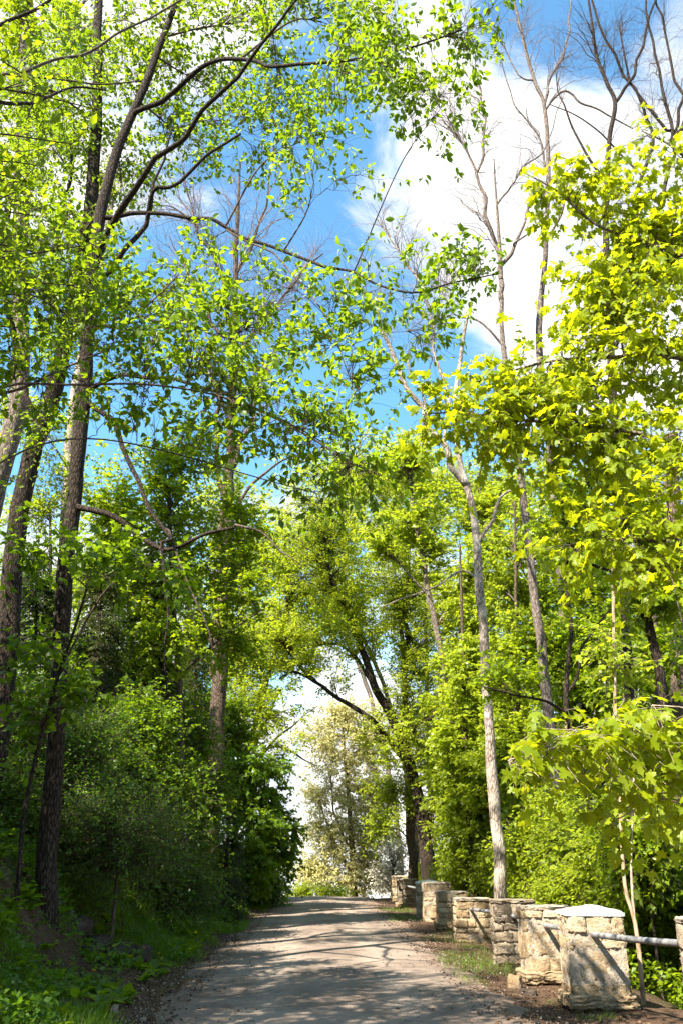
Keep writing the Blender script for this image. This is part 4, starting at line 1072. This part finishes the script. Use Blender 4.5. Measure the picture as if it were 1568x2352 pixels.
# ---- near maple, large lime leaves reaching in from the right
mx = [(2050, 2600), (2040, 2200), (2010, 1700), (1990, 1200), (1970, 700), (1950, 300)]
tree('sugar_maple', 'near maple reaching in from the right edge with large sunlit lime leaves', 'tree', 7.2, mx, (60, 50, 36, 20),
     [([(1990, 1250), (1780, 1120), (1568, 1030), (1400, 985), (1240, 965), (1080, 950), (985, 955)], (14, 3), (7.2, 7.0)),
      ([(1985, 1050), (1780, 900), (1600, 840), (1450, 815), (1300, 820), (1180, 850), (1090, 880)], (14, 3), (7.2, 7.2)),
      ([(1975, 850), (1760, 680), (1600, 600), (1480, 560), (1380, 520), (1290, 440), (1210, 400)], (14, 3), (7.2, 7.4)),
      ([(1965, 620), (1760, 480), (1620, 400), (1540, 330), (1480, 300)], (12, 3), (7.2, 7.4)),
      ([(2000, 1450), (1780, 1330), (1568, 1260), (1440, 1230), (1330, 1255)], (12, 3), (7.2, 6.8)),
      ([(2010, 1850), (1800, 1750), (1620, 1690), (1480, 1670), (1340, 1685), (1230, 1720), (1165, 1745)], (12, 3), (7.2, 4.9)),
      ([(2015, 1950), (1800, 1880), (1620, 1830), (1500, 1830), (1400, 1880)], (10, 3), (7.2, 5.2))],
     [(1300, 430, 7.4, 80, 50, .8), (1420, 470, 7.4, 90, 80), (1520, 390, 7.4, 80, 100, 1), (1500, 540, 7.4, 90, 80, 1.1), (1390, 610, 7.3, 90, 60), (1500, 690, 7.3, 100, 90, 1.2), (1380, 760, 7.3, 100, 80, 1.1), (1270, 830, 7.2, 90, 70, 1.1), (1140, 880, 7.1, 90, 60, .9), (1020, 945, 7.0, 70, 40, .6),
      (1370, 900, 7.2, 100, 80, 1.2), (1500, 850, 7.2, 100, 100, 1.3), (1230, 960, 7.1, 90, 70, 1.2), (1120, 985, 7.0, 80, 60, .9), (1330, 1030, 7.0, 90, 70, 1), (1470, 1020, 7.0, 100, 80, 1.2), (1530, 1170, 6.8, 80, 80, .9), (1400, 1180, 6.8, 80, 60, .6), (1300, 1260, 6.8, 60, 30, .3), (1540, 1320, 6.6, 50, 60, .5), (1440, 640, 7.3, 90, 70, .8), (1550, 560, 7.3, 60, 90, .8), (1340, 700, 7.3, 70, 60, .5), (1550, 1000, 7, 60, 90, .7), (1440, 1290, 6.8, 70, 50, .4)],
     leaf='maple', lsize=.096, mat='leaf_maple', bark='bark_grey', bsc=1.25, nsec=18, ntw=4, nlf=5, ltw=.40, seed=60, twr=.0025, droop=.55, up=.05, tilt=.45, spread=.6, secr=.012)
tree('young_maple', 'low near maple spray of big drooping lime leaves over the pillar tops', 'tree', 5.1, [(1890, 2900), (1880, 2500), (1860, 2100), (1800, 1880), (1760, 1700)], (36, 24, 12),
     [([(1790, 1840), (1620, 1720), (1500, 1680), (1380, 1672), (1260, 1705), (1170, 1745)], (9, 3), (5.1, 4.9)), ([(1820, 1960), (1640, 1860), (1520, 1835), (1420, 1880)], (8, 3), (5.1, 5.2)), ([(1780, 1760), (1620, 1640), (1500, 1620)], (7, 3), (5.1, 5.0))],
     [(1200, 1745, 4.9, 40, 30, .5), (1290, 1705, 4.9, 60, 30, .9), (1390, 1690, 5.0, 70, 40, 1.1), (1490, 1665, 5.0, 70, 50, 1.1), (1360, 1760, 5.0, 60, 25, .35), (1470, 1750, 5.0, 70, 35, .5), (1550, 1740, 5.0, 60, 60, .7), (1430, 1880, 5.2, 60, 25, .3), (1535, 1850, 5.2, 60, 40, .5)],
     leaf='maple', lsize=.082, mat='leaf_maple', bark='bark_tan', twig='twig_pale', bsc=1.2, nsec=12, ntw=3, nlf=4, ltw=.28, seed=61, twr=.002, droop=.5, up=.12, tilt=.4, spread=.55, secr=.008)


# ---- conifers
def conifer(name, label, Y, bx, by, tx, ty, rpx, mat, nb=110, seed=0, droop=.35, group=None, low=.05, nsz=.075, dens=1.0, power=.8):
    """A fir or cedar: drooping boughs all round one stem, fanned twigs, needle sprays."""
    global rng
    rng = np.random.default_rng(seed + 500)
    tp, tr = main_path([(bx, by), ((bx + tx) / 2, (by + ty) / 2), (tx, ty)], (rpx * .14, rpx * .02), Y, True)
    base = tp[0].copy(); base[2] = float(ground_z(base[0], base[1]))
    root = thing(name, label, 'tree', base, group)
    mesh_obj('trunk', *tube(tp, tr, 9, .04, seed, .2), M['bark_dark'], root, base, smooth=True)
    Rm = rpx / F * depth(tp[len(tp) // 2])
    h = low + (1 - low) * rng.uniform(0, 1, nb) ** 1.15
    i = np.clip((h * (len(tp) - 1)).astype(int), 0, len(tp) - 1)
    S = tp[i]
    az = rng.uniform(0, 6.283, nb)
    L = Rm * np.clip((1 - h) ** power, .06, 1) * rng.uniform(.65, 1.15, nb)
    out_ = np.stack([np.cos(az), np.sin(az), np.zeros(nb)], 1)
    E = S + out_ * L[:, None] + np.array([0, 0, -1]) * (L * droop)[:, None]
    C = S + out_ * (L * .5)[:, None] + np.array([0, 0, .12]) * L[:, None]
    br = bez(S, C, E, 8)
    woods = [tubes(br, .006 + .011 * L, np.full(nb, .003), 4)]
    nt = int(16 * dens)
    ti = np.repeat(np.arange(nb), nt)
    tt = np.tile(np.linspace(.12, 1, nt), nb)
    f = tt * 7; i0 = np.minimum(f.astype(int), 6); fr = (f - i0)[:, None]
    ts = br[ti, i0] * (1 - fr) + br[ti, i0 + 1] * fr
    tg = unit(br[ti, i0 + 1] - br[ti, i0])
    sd = unit(np.cross(tg, [0, 0, 1.0])) * np.where(np.tile(np.arange(nt) % 2, nb) == 0, 1, -1)[:, None]
    ln = (L[ti] * (.42 * (1.15 - tt)) + .08)[:, None] * rng.uniform(.7, 1.2, (len(ti), 1))
    te = ts + unit(tg * .7 + sd + rng.normal(0, .18, ts.shape)) * ln - np.array([0, 0, 1]) * ln * .25
    tw = bez(ts, (ts + te) / 2 + np.array([0, 0, .05]) * ln, te, 4)
    woods.append(tubes(tw, np.full(len(tw), .003), np.full(len(tw), .0015), 3))
    t_o = mesh_obj('twigs', *merge(woods), M['twig'], root, base); t_o['kind'] = 'stuff'
    nl = np.clip((ln[:, 0] / nsz * 3.4).astype(int), 3, 40)
    li = np.repeat(np.arange(len(tw)), nl)
    lt = rng.uniform(.05, 1, len(li))
    f = lt * 3; i0 = np.minimum(f.astype(int), 2); fr = (f - i0)[:, None]
    lp = tw[li, i0] * (1 - fr) + tw[li, i0 + 1] * fr
    lg = unit(tw[li, i0 + 1] - tw[li, i0])
    s2 = unit(np.cross(lg, [0, 0, 1.0])) * rng.choice([-1, 1], len(li))[:, None]
    ax = unit(lg * .8 + s2 * .75 + rng.normal(0, .22, lp.shape))
    nm = unit(np.array([0, 0, 1.0]) + rng.normal(0, .35, lp.shape))
    mesh_obj('crown', *place_leaves(lp, ax, nm, nsz * rng.uniform(.6, 1.3, len(lp)), 'needle'), M[mat], root, base)
    return root


conifer('fir_tree', 'young feathery dark fir at the left verge below the double stemmed trunk', 26, 512, 2072, 530, 1850, 95, 'needle_fir', 120, 1, .30, nsz=.09, power=.7)
conifer('cedar_tree', 'tall shaggy cedar in the shade between the furrowed and the double stemmed trunks', 22, 335, 1950, 350, 1230, 125, 'needle_cedar', 230, 2, .55, low=.12, nsz=.10, power=.5)
conifer('cedar_tree', 'dark cedar close behind the furrowed trunk on the bank', 20, 215, 1900, 235, 1250, 120, 'needle_cedar', 220, 3, .55, low=.12, nsz=.10, power=.5)
conifer('cedar_tree', 'cedar at mid height just left of the double stemmed trunk', 29, 440, 1980, 455, 1330, 90, 'needle_cedar', 210, 4, .5, low=.1, nsz=.11, power=.5)
conifer('cedar_tree', 'cedar at the left edge above the bank behind the forked tree', 19, 70, 1800, 90, 1250, 115, 'needle_fir', 200, 5, .55, low=.1, nsz=.10, power=.5)
conifer('fir_tree', 'slim pointed fir hidden behind the shaggy cedar on the slope', 33, 400, 2000, 405, 1420, 80, 'needle_fir', 190, 6, .4, nsz=.12, power=.6)

# ---- shade trees and bushes on the bank
tree('shade_maple', 'young maple with flat dark leaf layers under the forked tree on the bank', 'tree', 12,
     [(40, 2060), (60, 1850), (120, 1600), (170, 1450), (200, 1350)], (12, 5), [([(140, 1540), (240, 1360), (330, 1300), (420, 1310)], (6, 2), (12, 11))],
     [(300, 1290, 11, 110, 50, .8), (180, 1300, 12, 90, 50, .6), (60, 1260, 12, 80, 60, .6), (380, 1340, 11, 60, 30, .4), (90, 1480, 12, 80, 60, .6), (180, 1610, 12, 70, 40, .6), (60, 1650, 12, 60, 50, .6)],
     leaf='maple_small', lsize=.11, mat='leaf_dark', bark='bark_dark', nsec=12, ntw=6, nlf=6, seed=70)
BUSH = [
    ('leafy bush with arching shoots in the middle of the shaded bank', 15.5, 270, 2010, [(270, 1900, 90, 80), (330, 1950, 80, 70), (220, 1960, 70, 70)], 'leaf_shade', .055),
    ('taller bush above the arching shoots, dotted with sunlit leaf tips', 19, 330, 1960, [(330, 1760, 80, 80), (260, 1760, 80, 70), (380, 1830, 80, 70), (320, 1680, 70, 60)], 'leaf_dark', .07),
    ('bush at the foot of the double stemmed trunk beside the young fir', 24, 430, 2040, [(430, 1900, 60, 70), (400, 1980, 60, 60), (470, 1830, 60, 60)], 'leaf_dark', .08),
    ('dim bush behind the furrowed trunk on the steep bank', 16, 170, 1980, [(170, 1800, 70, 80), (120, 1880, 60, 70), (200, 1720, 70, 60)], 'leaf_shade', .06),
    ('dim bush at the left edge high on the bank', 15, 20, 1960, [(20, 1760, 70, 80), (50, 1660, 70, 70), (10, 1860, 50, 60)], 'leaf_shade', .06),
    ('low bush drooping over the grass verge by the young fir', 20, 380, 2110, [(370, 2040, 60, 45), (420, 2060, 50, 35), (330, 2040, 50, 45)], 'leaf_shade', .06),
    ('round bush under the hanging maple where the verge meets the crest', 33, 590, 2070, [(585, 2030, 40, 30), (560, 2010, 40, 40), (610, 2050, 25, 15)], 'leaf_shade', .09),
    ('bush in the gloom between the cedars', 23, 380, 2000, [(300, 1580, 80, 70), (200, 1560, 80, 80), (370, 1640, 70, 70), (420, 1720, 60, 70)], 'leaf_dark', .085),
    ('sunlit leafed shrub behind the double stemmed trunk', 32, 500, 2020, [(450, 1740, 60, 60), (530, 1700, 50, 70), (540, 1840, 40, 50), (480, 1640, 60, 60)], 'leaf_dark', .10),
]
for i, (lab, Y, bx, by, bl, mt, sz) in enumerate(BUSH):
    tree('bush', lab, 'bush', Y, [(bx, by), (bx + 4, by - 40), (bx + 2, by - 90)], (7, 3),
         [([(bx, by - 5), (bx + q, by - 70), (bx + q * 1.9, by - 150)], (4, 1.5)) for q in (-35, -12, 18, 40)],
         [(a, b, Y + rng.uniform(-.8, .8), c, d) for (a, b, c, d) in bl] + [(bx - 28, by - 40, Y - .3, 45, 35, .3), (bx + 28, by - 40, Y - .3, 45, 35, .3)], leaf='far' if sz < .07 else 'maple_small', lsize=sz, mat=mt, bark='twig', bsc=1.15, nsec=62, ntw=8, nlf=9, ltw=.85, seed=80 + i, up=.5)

UND = 'bright undergrowth shrubs behind the pillars'
g0 = np.random.default_rng(3)
protos = []
for i, (px, Y) in enumerate([(1335, 19), (1390, 17.5), (1475, 16)]):
    t_ = tree('understory_shrub', 'leafy bright green shrub crowding the gaps behind the pillars', 'shrub', Y, [(px, 2130), (px + 3, 2060), (px - 4, 1980)], (5, 2),
              [([(px, 2120), (px + q, 2050), (px + q * 1.8, 1960)], (3, 1.2)) for q in (-45, -15, 25, 50)],
              [(px, 1990, Y, 70, 50), (px - 55, 2040, Y, 60, 45), (px + 55, 2040, Y, 60, 45), (px, 2070, Y, 70, 40)], leaf='far', lsize=.085, mat=('leaf_mid', 'leaf_bright', 'leaf_mid')[i],
              bark='twig', nsec=46, ntw=8, nlf=9, ltw=.5, seed=100 + i, up=.35, group=UND)
    protos.append(t_)
pos = []
for y in np.arange(7.6, 40, 1.25):
    for x in (5.2, 6.6, 8.4):
        if (y < 14 and x > 7.5) or (y < 13 and x < 6): continue
        pos.append((x + g0.uniform(-.6, .6), y + g0.uniform(-.5, .5)))
kids = {p.name: [c for c in sc.objects if c.parent == p] for p in protos}
for j, (x, y) in enumerate(pos):
    src = protos[j % 3]
    c = src.copy(); COL.objects.link(c)
    c.location = (x, y, float(ground_z(x, y)) - .05)
    c.rotation_euler = (0, 0, g0.uniform(0, 6.28)); s = g0.uniform(.75, 1.25) * (.8 if x < 5 else 1.1); c.scale = (s, s, s * g0.uniform(.85, 1.15))
    for ch in kids[src.name]:
        d = ch.copy(); COL.objects.link(d); d.parent = c

# trees on the bank outside the view: they shade the lane and the verge
for i, (x, y, hgt) in enumerate([(-5.0, 4.3, 11.2), (-6.4, 1.0, 11.5), (-8.2, 7.5, 11.5), (-7.5, -3.5, 12.5), (-10.5, 14.0, 12.0), (-11, 4.0, 13), (-5.4, -1.8, 10.5), (-9.4, 4.6, 12.5), (-7.6, 10.6, 9.0), (-5.7, 7.0, 10.6)]):
    def q(x, y, z):
        v = np.array([x, y, z]) - EYEV
        d = np.dot(v, FW)
        return v, d
    global_seed = 200 + i
    rng = np.random.default_rng(global_seed)
    gz = float(ground_z(x, y))
    base = np.array([x, y, gz])
    root = thing('bank_tree', 'leafy tree higher on the bank, shading the lane', 'tree', base, 'leafy trees high on the bank')
    tp, tr = resample([base - [0, 0, .2], base + [.2, 0, hgt * .4], base + [.5, .2, hgt * .75], base + [.4, .3, hgt - gz]], [.2, .15, .10, .03], .2)
    mesh_obj('trunk', *tube(tp, tr, 12, .05, i, .3), M['bark_dark'], root, base, smooth=True)
    n = 150
    e = base + np.array([.4, .2, (hgt - gz) * .66]) + unit(rng.normal(0, 1, (n, 3))) * rng.uniform(.3, 1, (n, 1)) ** .5 * np.array([2.9, 2.9, (hgt - gz) * .34])
    k0 = np.clip(np.linalg.norm(e[:, None] - tp[None], axis=2).argmin(1) - 6, 3, len(tp) - 1)
    s = tp[k0]
    sec = bez(s, (s + e) / 2 + [0, 0, .3] + rng.normal(0, .2, s.shape), e, 8)
    ti = np.repeat(np.arange(n), 9); kk = rng.integers(2, 8, len(ti))
    ts = sec[ti, kk]; te = ts + unit(rng.normal(0, 1, ts.shape) + [0, 0, .2]) * rng.uniform(.3, .8, (len(ti), 1))
    tw = bez(ts, (ts + te) / 2 + [0, 0, .05], te, 4)
    o_ = mesh_obj('twigs', *merge([tubes(sec, np.full(n, .03), np.full(n, .006), 4), tubes(tw, np.full(len(tw), .004), np.full(len(tw), .002), 3)]), M['twig'], root, base); o_['kind'] = 'stuff'
    li = np.repeat(np.arange(len(tw)), 7)
    lp = tw[li, rng.integers(0, 4, len(li))] + rng.normal(0, .04, (len(li), 3))
    mesh_obj('crown', *place_leaves(lp, unit(rng.normal(0, 1, lp.shape) - [0, 0, .3]), unit(rng.normal(0, .6, lp.shape) + [0, 0, 1]), .10 * rng.uniform(.6, 1.3, len(lp)), 'far'), M['leaf_mid'], root, base)

# ------------------------------------------------------------------ grass, weeds, stones, dandelions
def scatter(n, x0, x1, y0, y1, keep=None):
    x = rng.uniform(x0, x1, n); y = y0 + (y1 - y0) * rng.uniform(0, 1, n) ** 1.4
    if keep is not None:
        m = keep(x, y); x, y = x[m], y[m]
    return np.column_stack([x, y, ground_z(x, y)])


rng = np.random.default_rng(9)
nzf = lambda x, y: bumps(x, y, 1.3, 31)
edge_l = lambda y: ROAD_L - .18 * np.sin(y * .7) - .1 * np.sin(y * 1.9 + 1)
LEDGE = P(275, 2068, 14.5)
bare = lambda x, y: (((x - LEDGE[0]) / .75) ** 2 + ((y - LEDGE[1]) / 1.0) ** 2 > 1) | (rng.uniform(0, 1, len(x)) < .12)
p1 = scatter(170000, -9, -1.7, 8.5, 45, lambda x, y: bare(x, y) & (edge_l(y) - x > .34 + .2 * np.sin(y * 1.3)) & (nzf(x, y) + rng.normal(0, .7, len(x)) > -.9 + np.where(edge_l(y) - x > 1.9, .35, 0)))
tuft = rng.normal(0, .02, p1.shape) * [1, 1, 0]
az = rng.uniform(0, 6.28, len(p1))
ax = unit(np.column_stack([np.cos(az) * .35, np.sin(az) * .35, np.ones(len(p1))]))
nm = np.column_stack([np.cos(az), np.sin(az), -.2 + 0 * az])
sz = rng.uniform(.08, .26, len(p1)) * (.6 + .5 * np.clip(nzf(p1[:, 0] * 1.7, p1[:, 1]), -1, 1))
p2 = scatter(16000, 2.0, 3.3, 9.3, 36, lambda x, y: (bumps(x, y, 2.2, 33) + .8 * (x - 2.7) > .35))
az2 = rng.uniform(0, 6.28, len(p2)); ax2 = unit(np.column_stack([np.cos(az2) * .5, np.sin(az2) * .5, np.ones(len(p2))])); nm2 = np.column_stack([np.cos(az2), np.sin(az2), -.2 + 0 * az2])
sz2 = rng.uniform(.04, .12, len(p2))
gV, gF = merge([place_leaves(p1 + tuft, ax, nm, sz, 'blade'), place_leaves(p2, ax2, nm2, sz2, 'blade')])
tag(mesh_obj('grass', gV, gF, M['grass']), 'uneven grass along the verge and up the shaded bank', 'grass', kind='stuff')

p3 = scatter(150000, -13, -2.0, 8.5, 45, lambda x, y: bare(x, y) & (edge_l(y) - x > .9) & (bumps(x, y, 1.0, 35) + rng.normal(0, .6, len(x)) > -1.6 - 3 * (rng.uniform(0, 1, len(x)) < .3)))
p3 = p3 + np.column_stack([np.zeros((len(p3), 2)), rng.uniform(.02, .32, len(p3)) * np.clip(.55 + .5 * bumps(p3[:, 0], p3[:, 1], 2.0, 37), .1, 1.3)])
p4 = scatter(60000, 2.9, 12, 7.5, 40, lambda x, y: (x > 4.0) & ((y > 13) | (x > 4.6)))
p4 = p4 + np.column_stack([np.zeros((len(p4), 2)), rng.uniform(.02, .5, len(p4))])
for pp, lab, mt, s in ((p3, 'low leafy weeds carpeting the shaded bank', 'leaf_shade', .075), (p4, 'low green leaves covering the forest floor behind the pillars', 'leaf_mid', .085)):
    axx = unit(np.column_stack([rng.normal(0, 1, (len(pp), 2)), rng.normal(-.1, .4, len(pp))]))
    nmm = unit(np.array([0, 0, 1.0]) + rng.normal(0, .5, pp.shape))
    tag(mesh_obj('ground_cover', *place_leaves(pp, axx, nmm, s * rng.uniform(.5, 1.3, len(pp)), 'far'), M[mt]), lab, 'ground cover', kind='stuff')

wc = scatter(420, -5.5, -2.1, 9, 30, lambda x, y: edge_l(y) - x > .45)
wk = np.repeat(np.arange(len(wc)), 9)
wa = rng.uniform(0, 6.28, len(wk))
wax = unit(np.column_stack([np.cos(wa), np.sin(wa), rng.uniform(.2, 1.2, len(wk))]))
wnm = np.column_stack([-np.cos(wa) * .6, -np.sin(wa) * .6, np.ones(len(wa))])
tag(mesh_obj('weeds', *place_leaves(wc[wk] + wax * .02, wax, wnm, rng.uniform(.10, .24, len(wk)), 'ovate'), M['leaf_dark']), 'broad leaved weeds in rosettes on the verge', 'weeds', kind='stuff')

# dead leaves and grit along the road edges
p5 = np.vstack([scatter(9000, -3.6, -1.5, 8.5, 40), scatter(4200, 1.8, 3.6, 8.5, 38), scatter(700, ROAD_L, ROAD_R, 8.5, 38)])
p5[:, 2] += .012 + .02 * (np.abs(p5[:, 0] - .25) < 1.95)
axx = unit(np.column_stack([rng.normal(0, 1, (len(p5), 2)), rng.normal(0, .15, len(p5))]))
M['litter'] = leaf_mat('leaf_litter', (.05, .028, .016), (.19, .12, .075), (.10, .05, .02), .1, .8, .1)
tag(mesh_obj('leaf_litter', *place_leaves(p5, axx, unit(np.array([0, 0, 1.0]) + rng.normal(0, .3, p5.shape)), .055 * rng.uniform(.4, 1.2, len(p5)), 'far'), M['litter']), 'dry brown leaf litter along both road edges', 'leaf litter', kind='stuff')


# loose gravel on the lane
n = 9000
gx = np.where(rng.uniform(0, 1, n) < .55, np.where(rng.uniform(0, 1, n) < .5, rng.normal(ROAD_L - .1, .3, n), rng.normal(ROAD_R - .1, .4, n)), rng.uniform(ROAD_L, ROAD_R, n))
gy = 8.5 + 30 * rng.uniform(0, 1, n) ** 1.6
un = np.clip((gx - ROAD_L + .2) / (ROAD_R - ROAD_L + .2), 0, 1)
gz_ = np.maximum(ground_z(gx, gy), road_z(gy) + .035 * np.sin(np.pi * un) - .01) + .008
gs = rng.uniform(.006, .018, n)
octv = np.array([[1, 0, 0], [-1, 0, 0], [0, 1, 0], [0, -1, 0], [0, 0, .7], [0, 0, -.7]], float)
octf = np.array([[0, 2, 4], [2, 1, 4], [1, 3, 4], [3, 0, 4], [2, 0, 5], [1, 2, 5], [3, 1, 5], [0, 3, 5]])
gv = (np.column_stack([gx, gy, gz_])[:, None] + gs[:, None, None] * (octv[None] * rng.uniform(.6, 1.3, (n, 6, 1))))
tag(mesh_obj('gravel', gv.reshape(-1, 3), [(octf[None] + (np.arange(n) * 6)[:, None, None]).reshape(-1, 3)], M['pebble']), 'loose gravel scattered over the lane and its edges', 'gravel', kind='stuff')


def rock(name, label, px, py, Y, size, mat, seed, squash=(1, .8, .6), group=None):
    g = np.random.default_rng(seed)
    c = P(px, py, Y); c[2] = float(ground_z(c[0], c[1])) + size * .12
    Vb, Fb = rough_box(-np.array(squash) * size / 2, np.array(squash) * size / 2, 6, size * .035, g)
    n = np.linalg.norm(Vb / np.array(squash), axis=1, keepdims=True)
    Vb = Vb * (0.62 + .38 * (size * .5 / n)) * (1 + .10 * np.sin(Vb[:, :1] / size * 7 + seed))
    a = g.uniform(0, 6.28)
    Q = np.column_stack([Vb[:, 0] * math.cos(a) - Vb[:, 1] * math.sin(a), Vb[:, 0] * math.sin(a) + Vb[:, 1] * math.cos(a), Vb[:, 2]]) + c
    return tag(mesh_obj(name, Q, Fb, M[mat], None, tuple(c), smooth=True), label, 'stone', group)


rock('pale_stone', 'pale angular stone on the dirt at the lower left of the lane', 262, 2325, 10.4, .11, 'pebble', 1, (.9, .7, 1))
rock('pale_stone', 'small pale stone where the dirt meets the left edge of the lane', 441, 2256, 11.8, .085, 'pebble', 2)
rock('pale_stone', 'flat pale stone lying low beside the angular one at the verge', 330, 2330, 10.3, .09, 'pebble', 3, (1.3, .8, .4))
rock('fallen_stone', 'dark loose stone on the footing between the two nearest whole pillars', 1208, 2262, 12.6, .19, 'rock', 4, (1.2, .8, .5))
rock('fallen_stone', 'tan block tumbled on the grass beside the pillar with a wide footing', 1180, 2243, 13.2, .26, 'stone', 5, (.7, .8, 1))
BR = 'brown rocks showing through the bank behind the furrowed trunk'
for i, (px, py, Y, s) in enumerate([(190, 2060, 14.6, .42), (235, 2065, 14.5, .45), (290, 2060, 14.8, .40), (215, 2110, 13.9, .26), (325, 2095, 14.5, .36), (255, 2115, 13.9, .22), (275, 2095, 14.3, .42), (160, 2085, 14.0, .25), (335, 2050, 15.0, .4)]):
    c = P(px, py, Y)
    rock('bank_rock', 'brown earthy rock showing through the bank behind the furrowed trunk', px, py, Y, s, 'rock', 20 + i, (1, .8, .75), BR)
DL = 'dandelions in the verge grass'
for i, (px, py) in enumerate([(138, 2165), (524, 2134), (300, 2210), (365, 2200), (452, 2150), (215, 2240)]):
    ang = TH - math.atan((py - CY) / F)
    Y = max(10.5, 1.5 / math.tan(-ang)) if ang < 0 else 20
    for _ in range(4):   # settle on the slope under that spot
        c = P(px, py, Y); Y = Y * (1 + .35 * np.clip((c[2] - ground_z(c[0], Y) - .12) / 1.0, -.5, .5))
    c = P(px, py, Y); gz = float(ground_z(c[0], c[1])); top = np.array([c[0], c[1], gz + .17])
    b0 = np.array([c[0], c[1], gz])
    root = thing('dandelion', 'yellow dandelion in the verge grass', 'flower', b0, DL)
    mesh_obj('stem', *tube(*resample([b0 - [0, 0, .02], b0 + [.01, 0, .09], top], [.0035] * 3, .03), 6, .01, i), M['grass'], root, b0)
    n = 60
    a = rng.uniform(0, 6.28, n); el_ = rng.uniform(.05, 1.2, n)
    axp = np.column_stack([np.cos(a) * np.cos(el_), np.sin(a) * np.cos(el_), np.sin(el_)])
    mesh_obj('flower_head', *place_leaves(np.repeat(top[None], n, 0), axp, unit(rng.normal(0, .3, (n, 3)) + [0, 0, 1]), np.full(n, .03), 'needle'), M['dandelion'], root, b0)
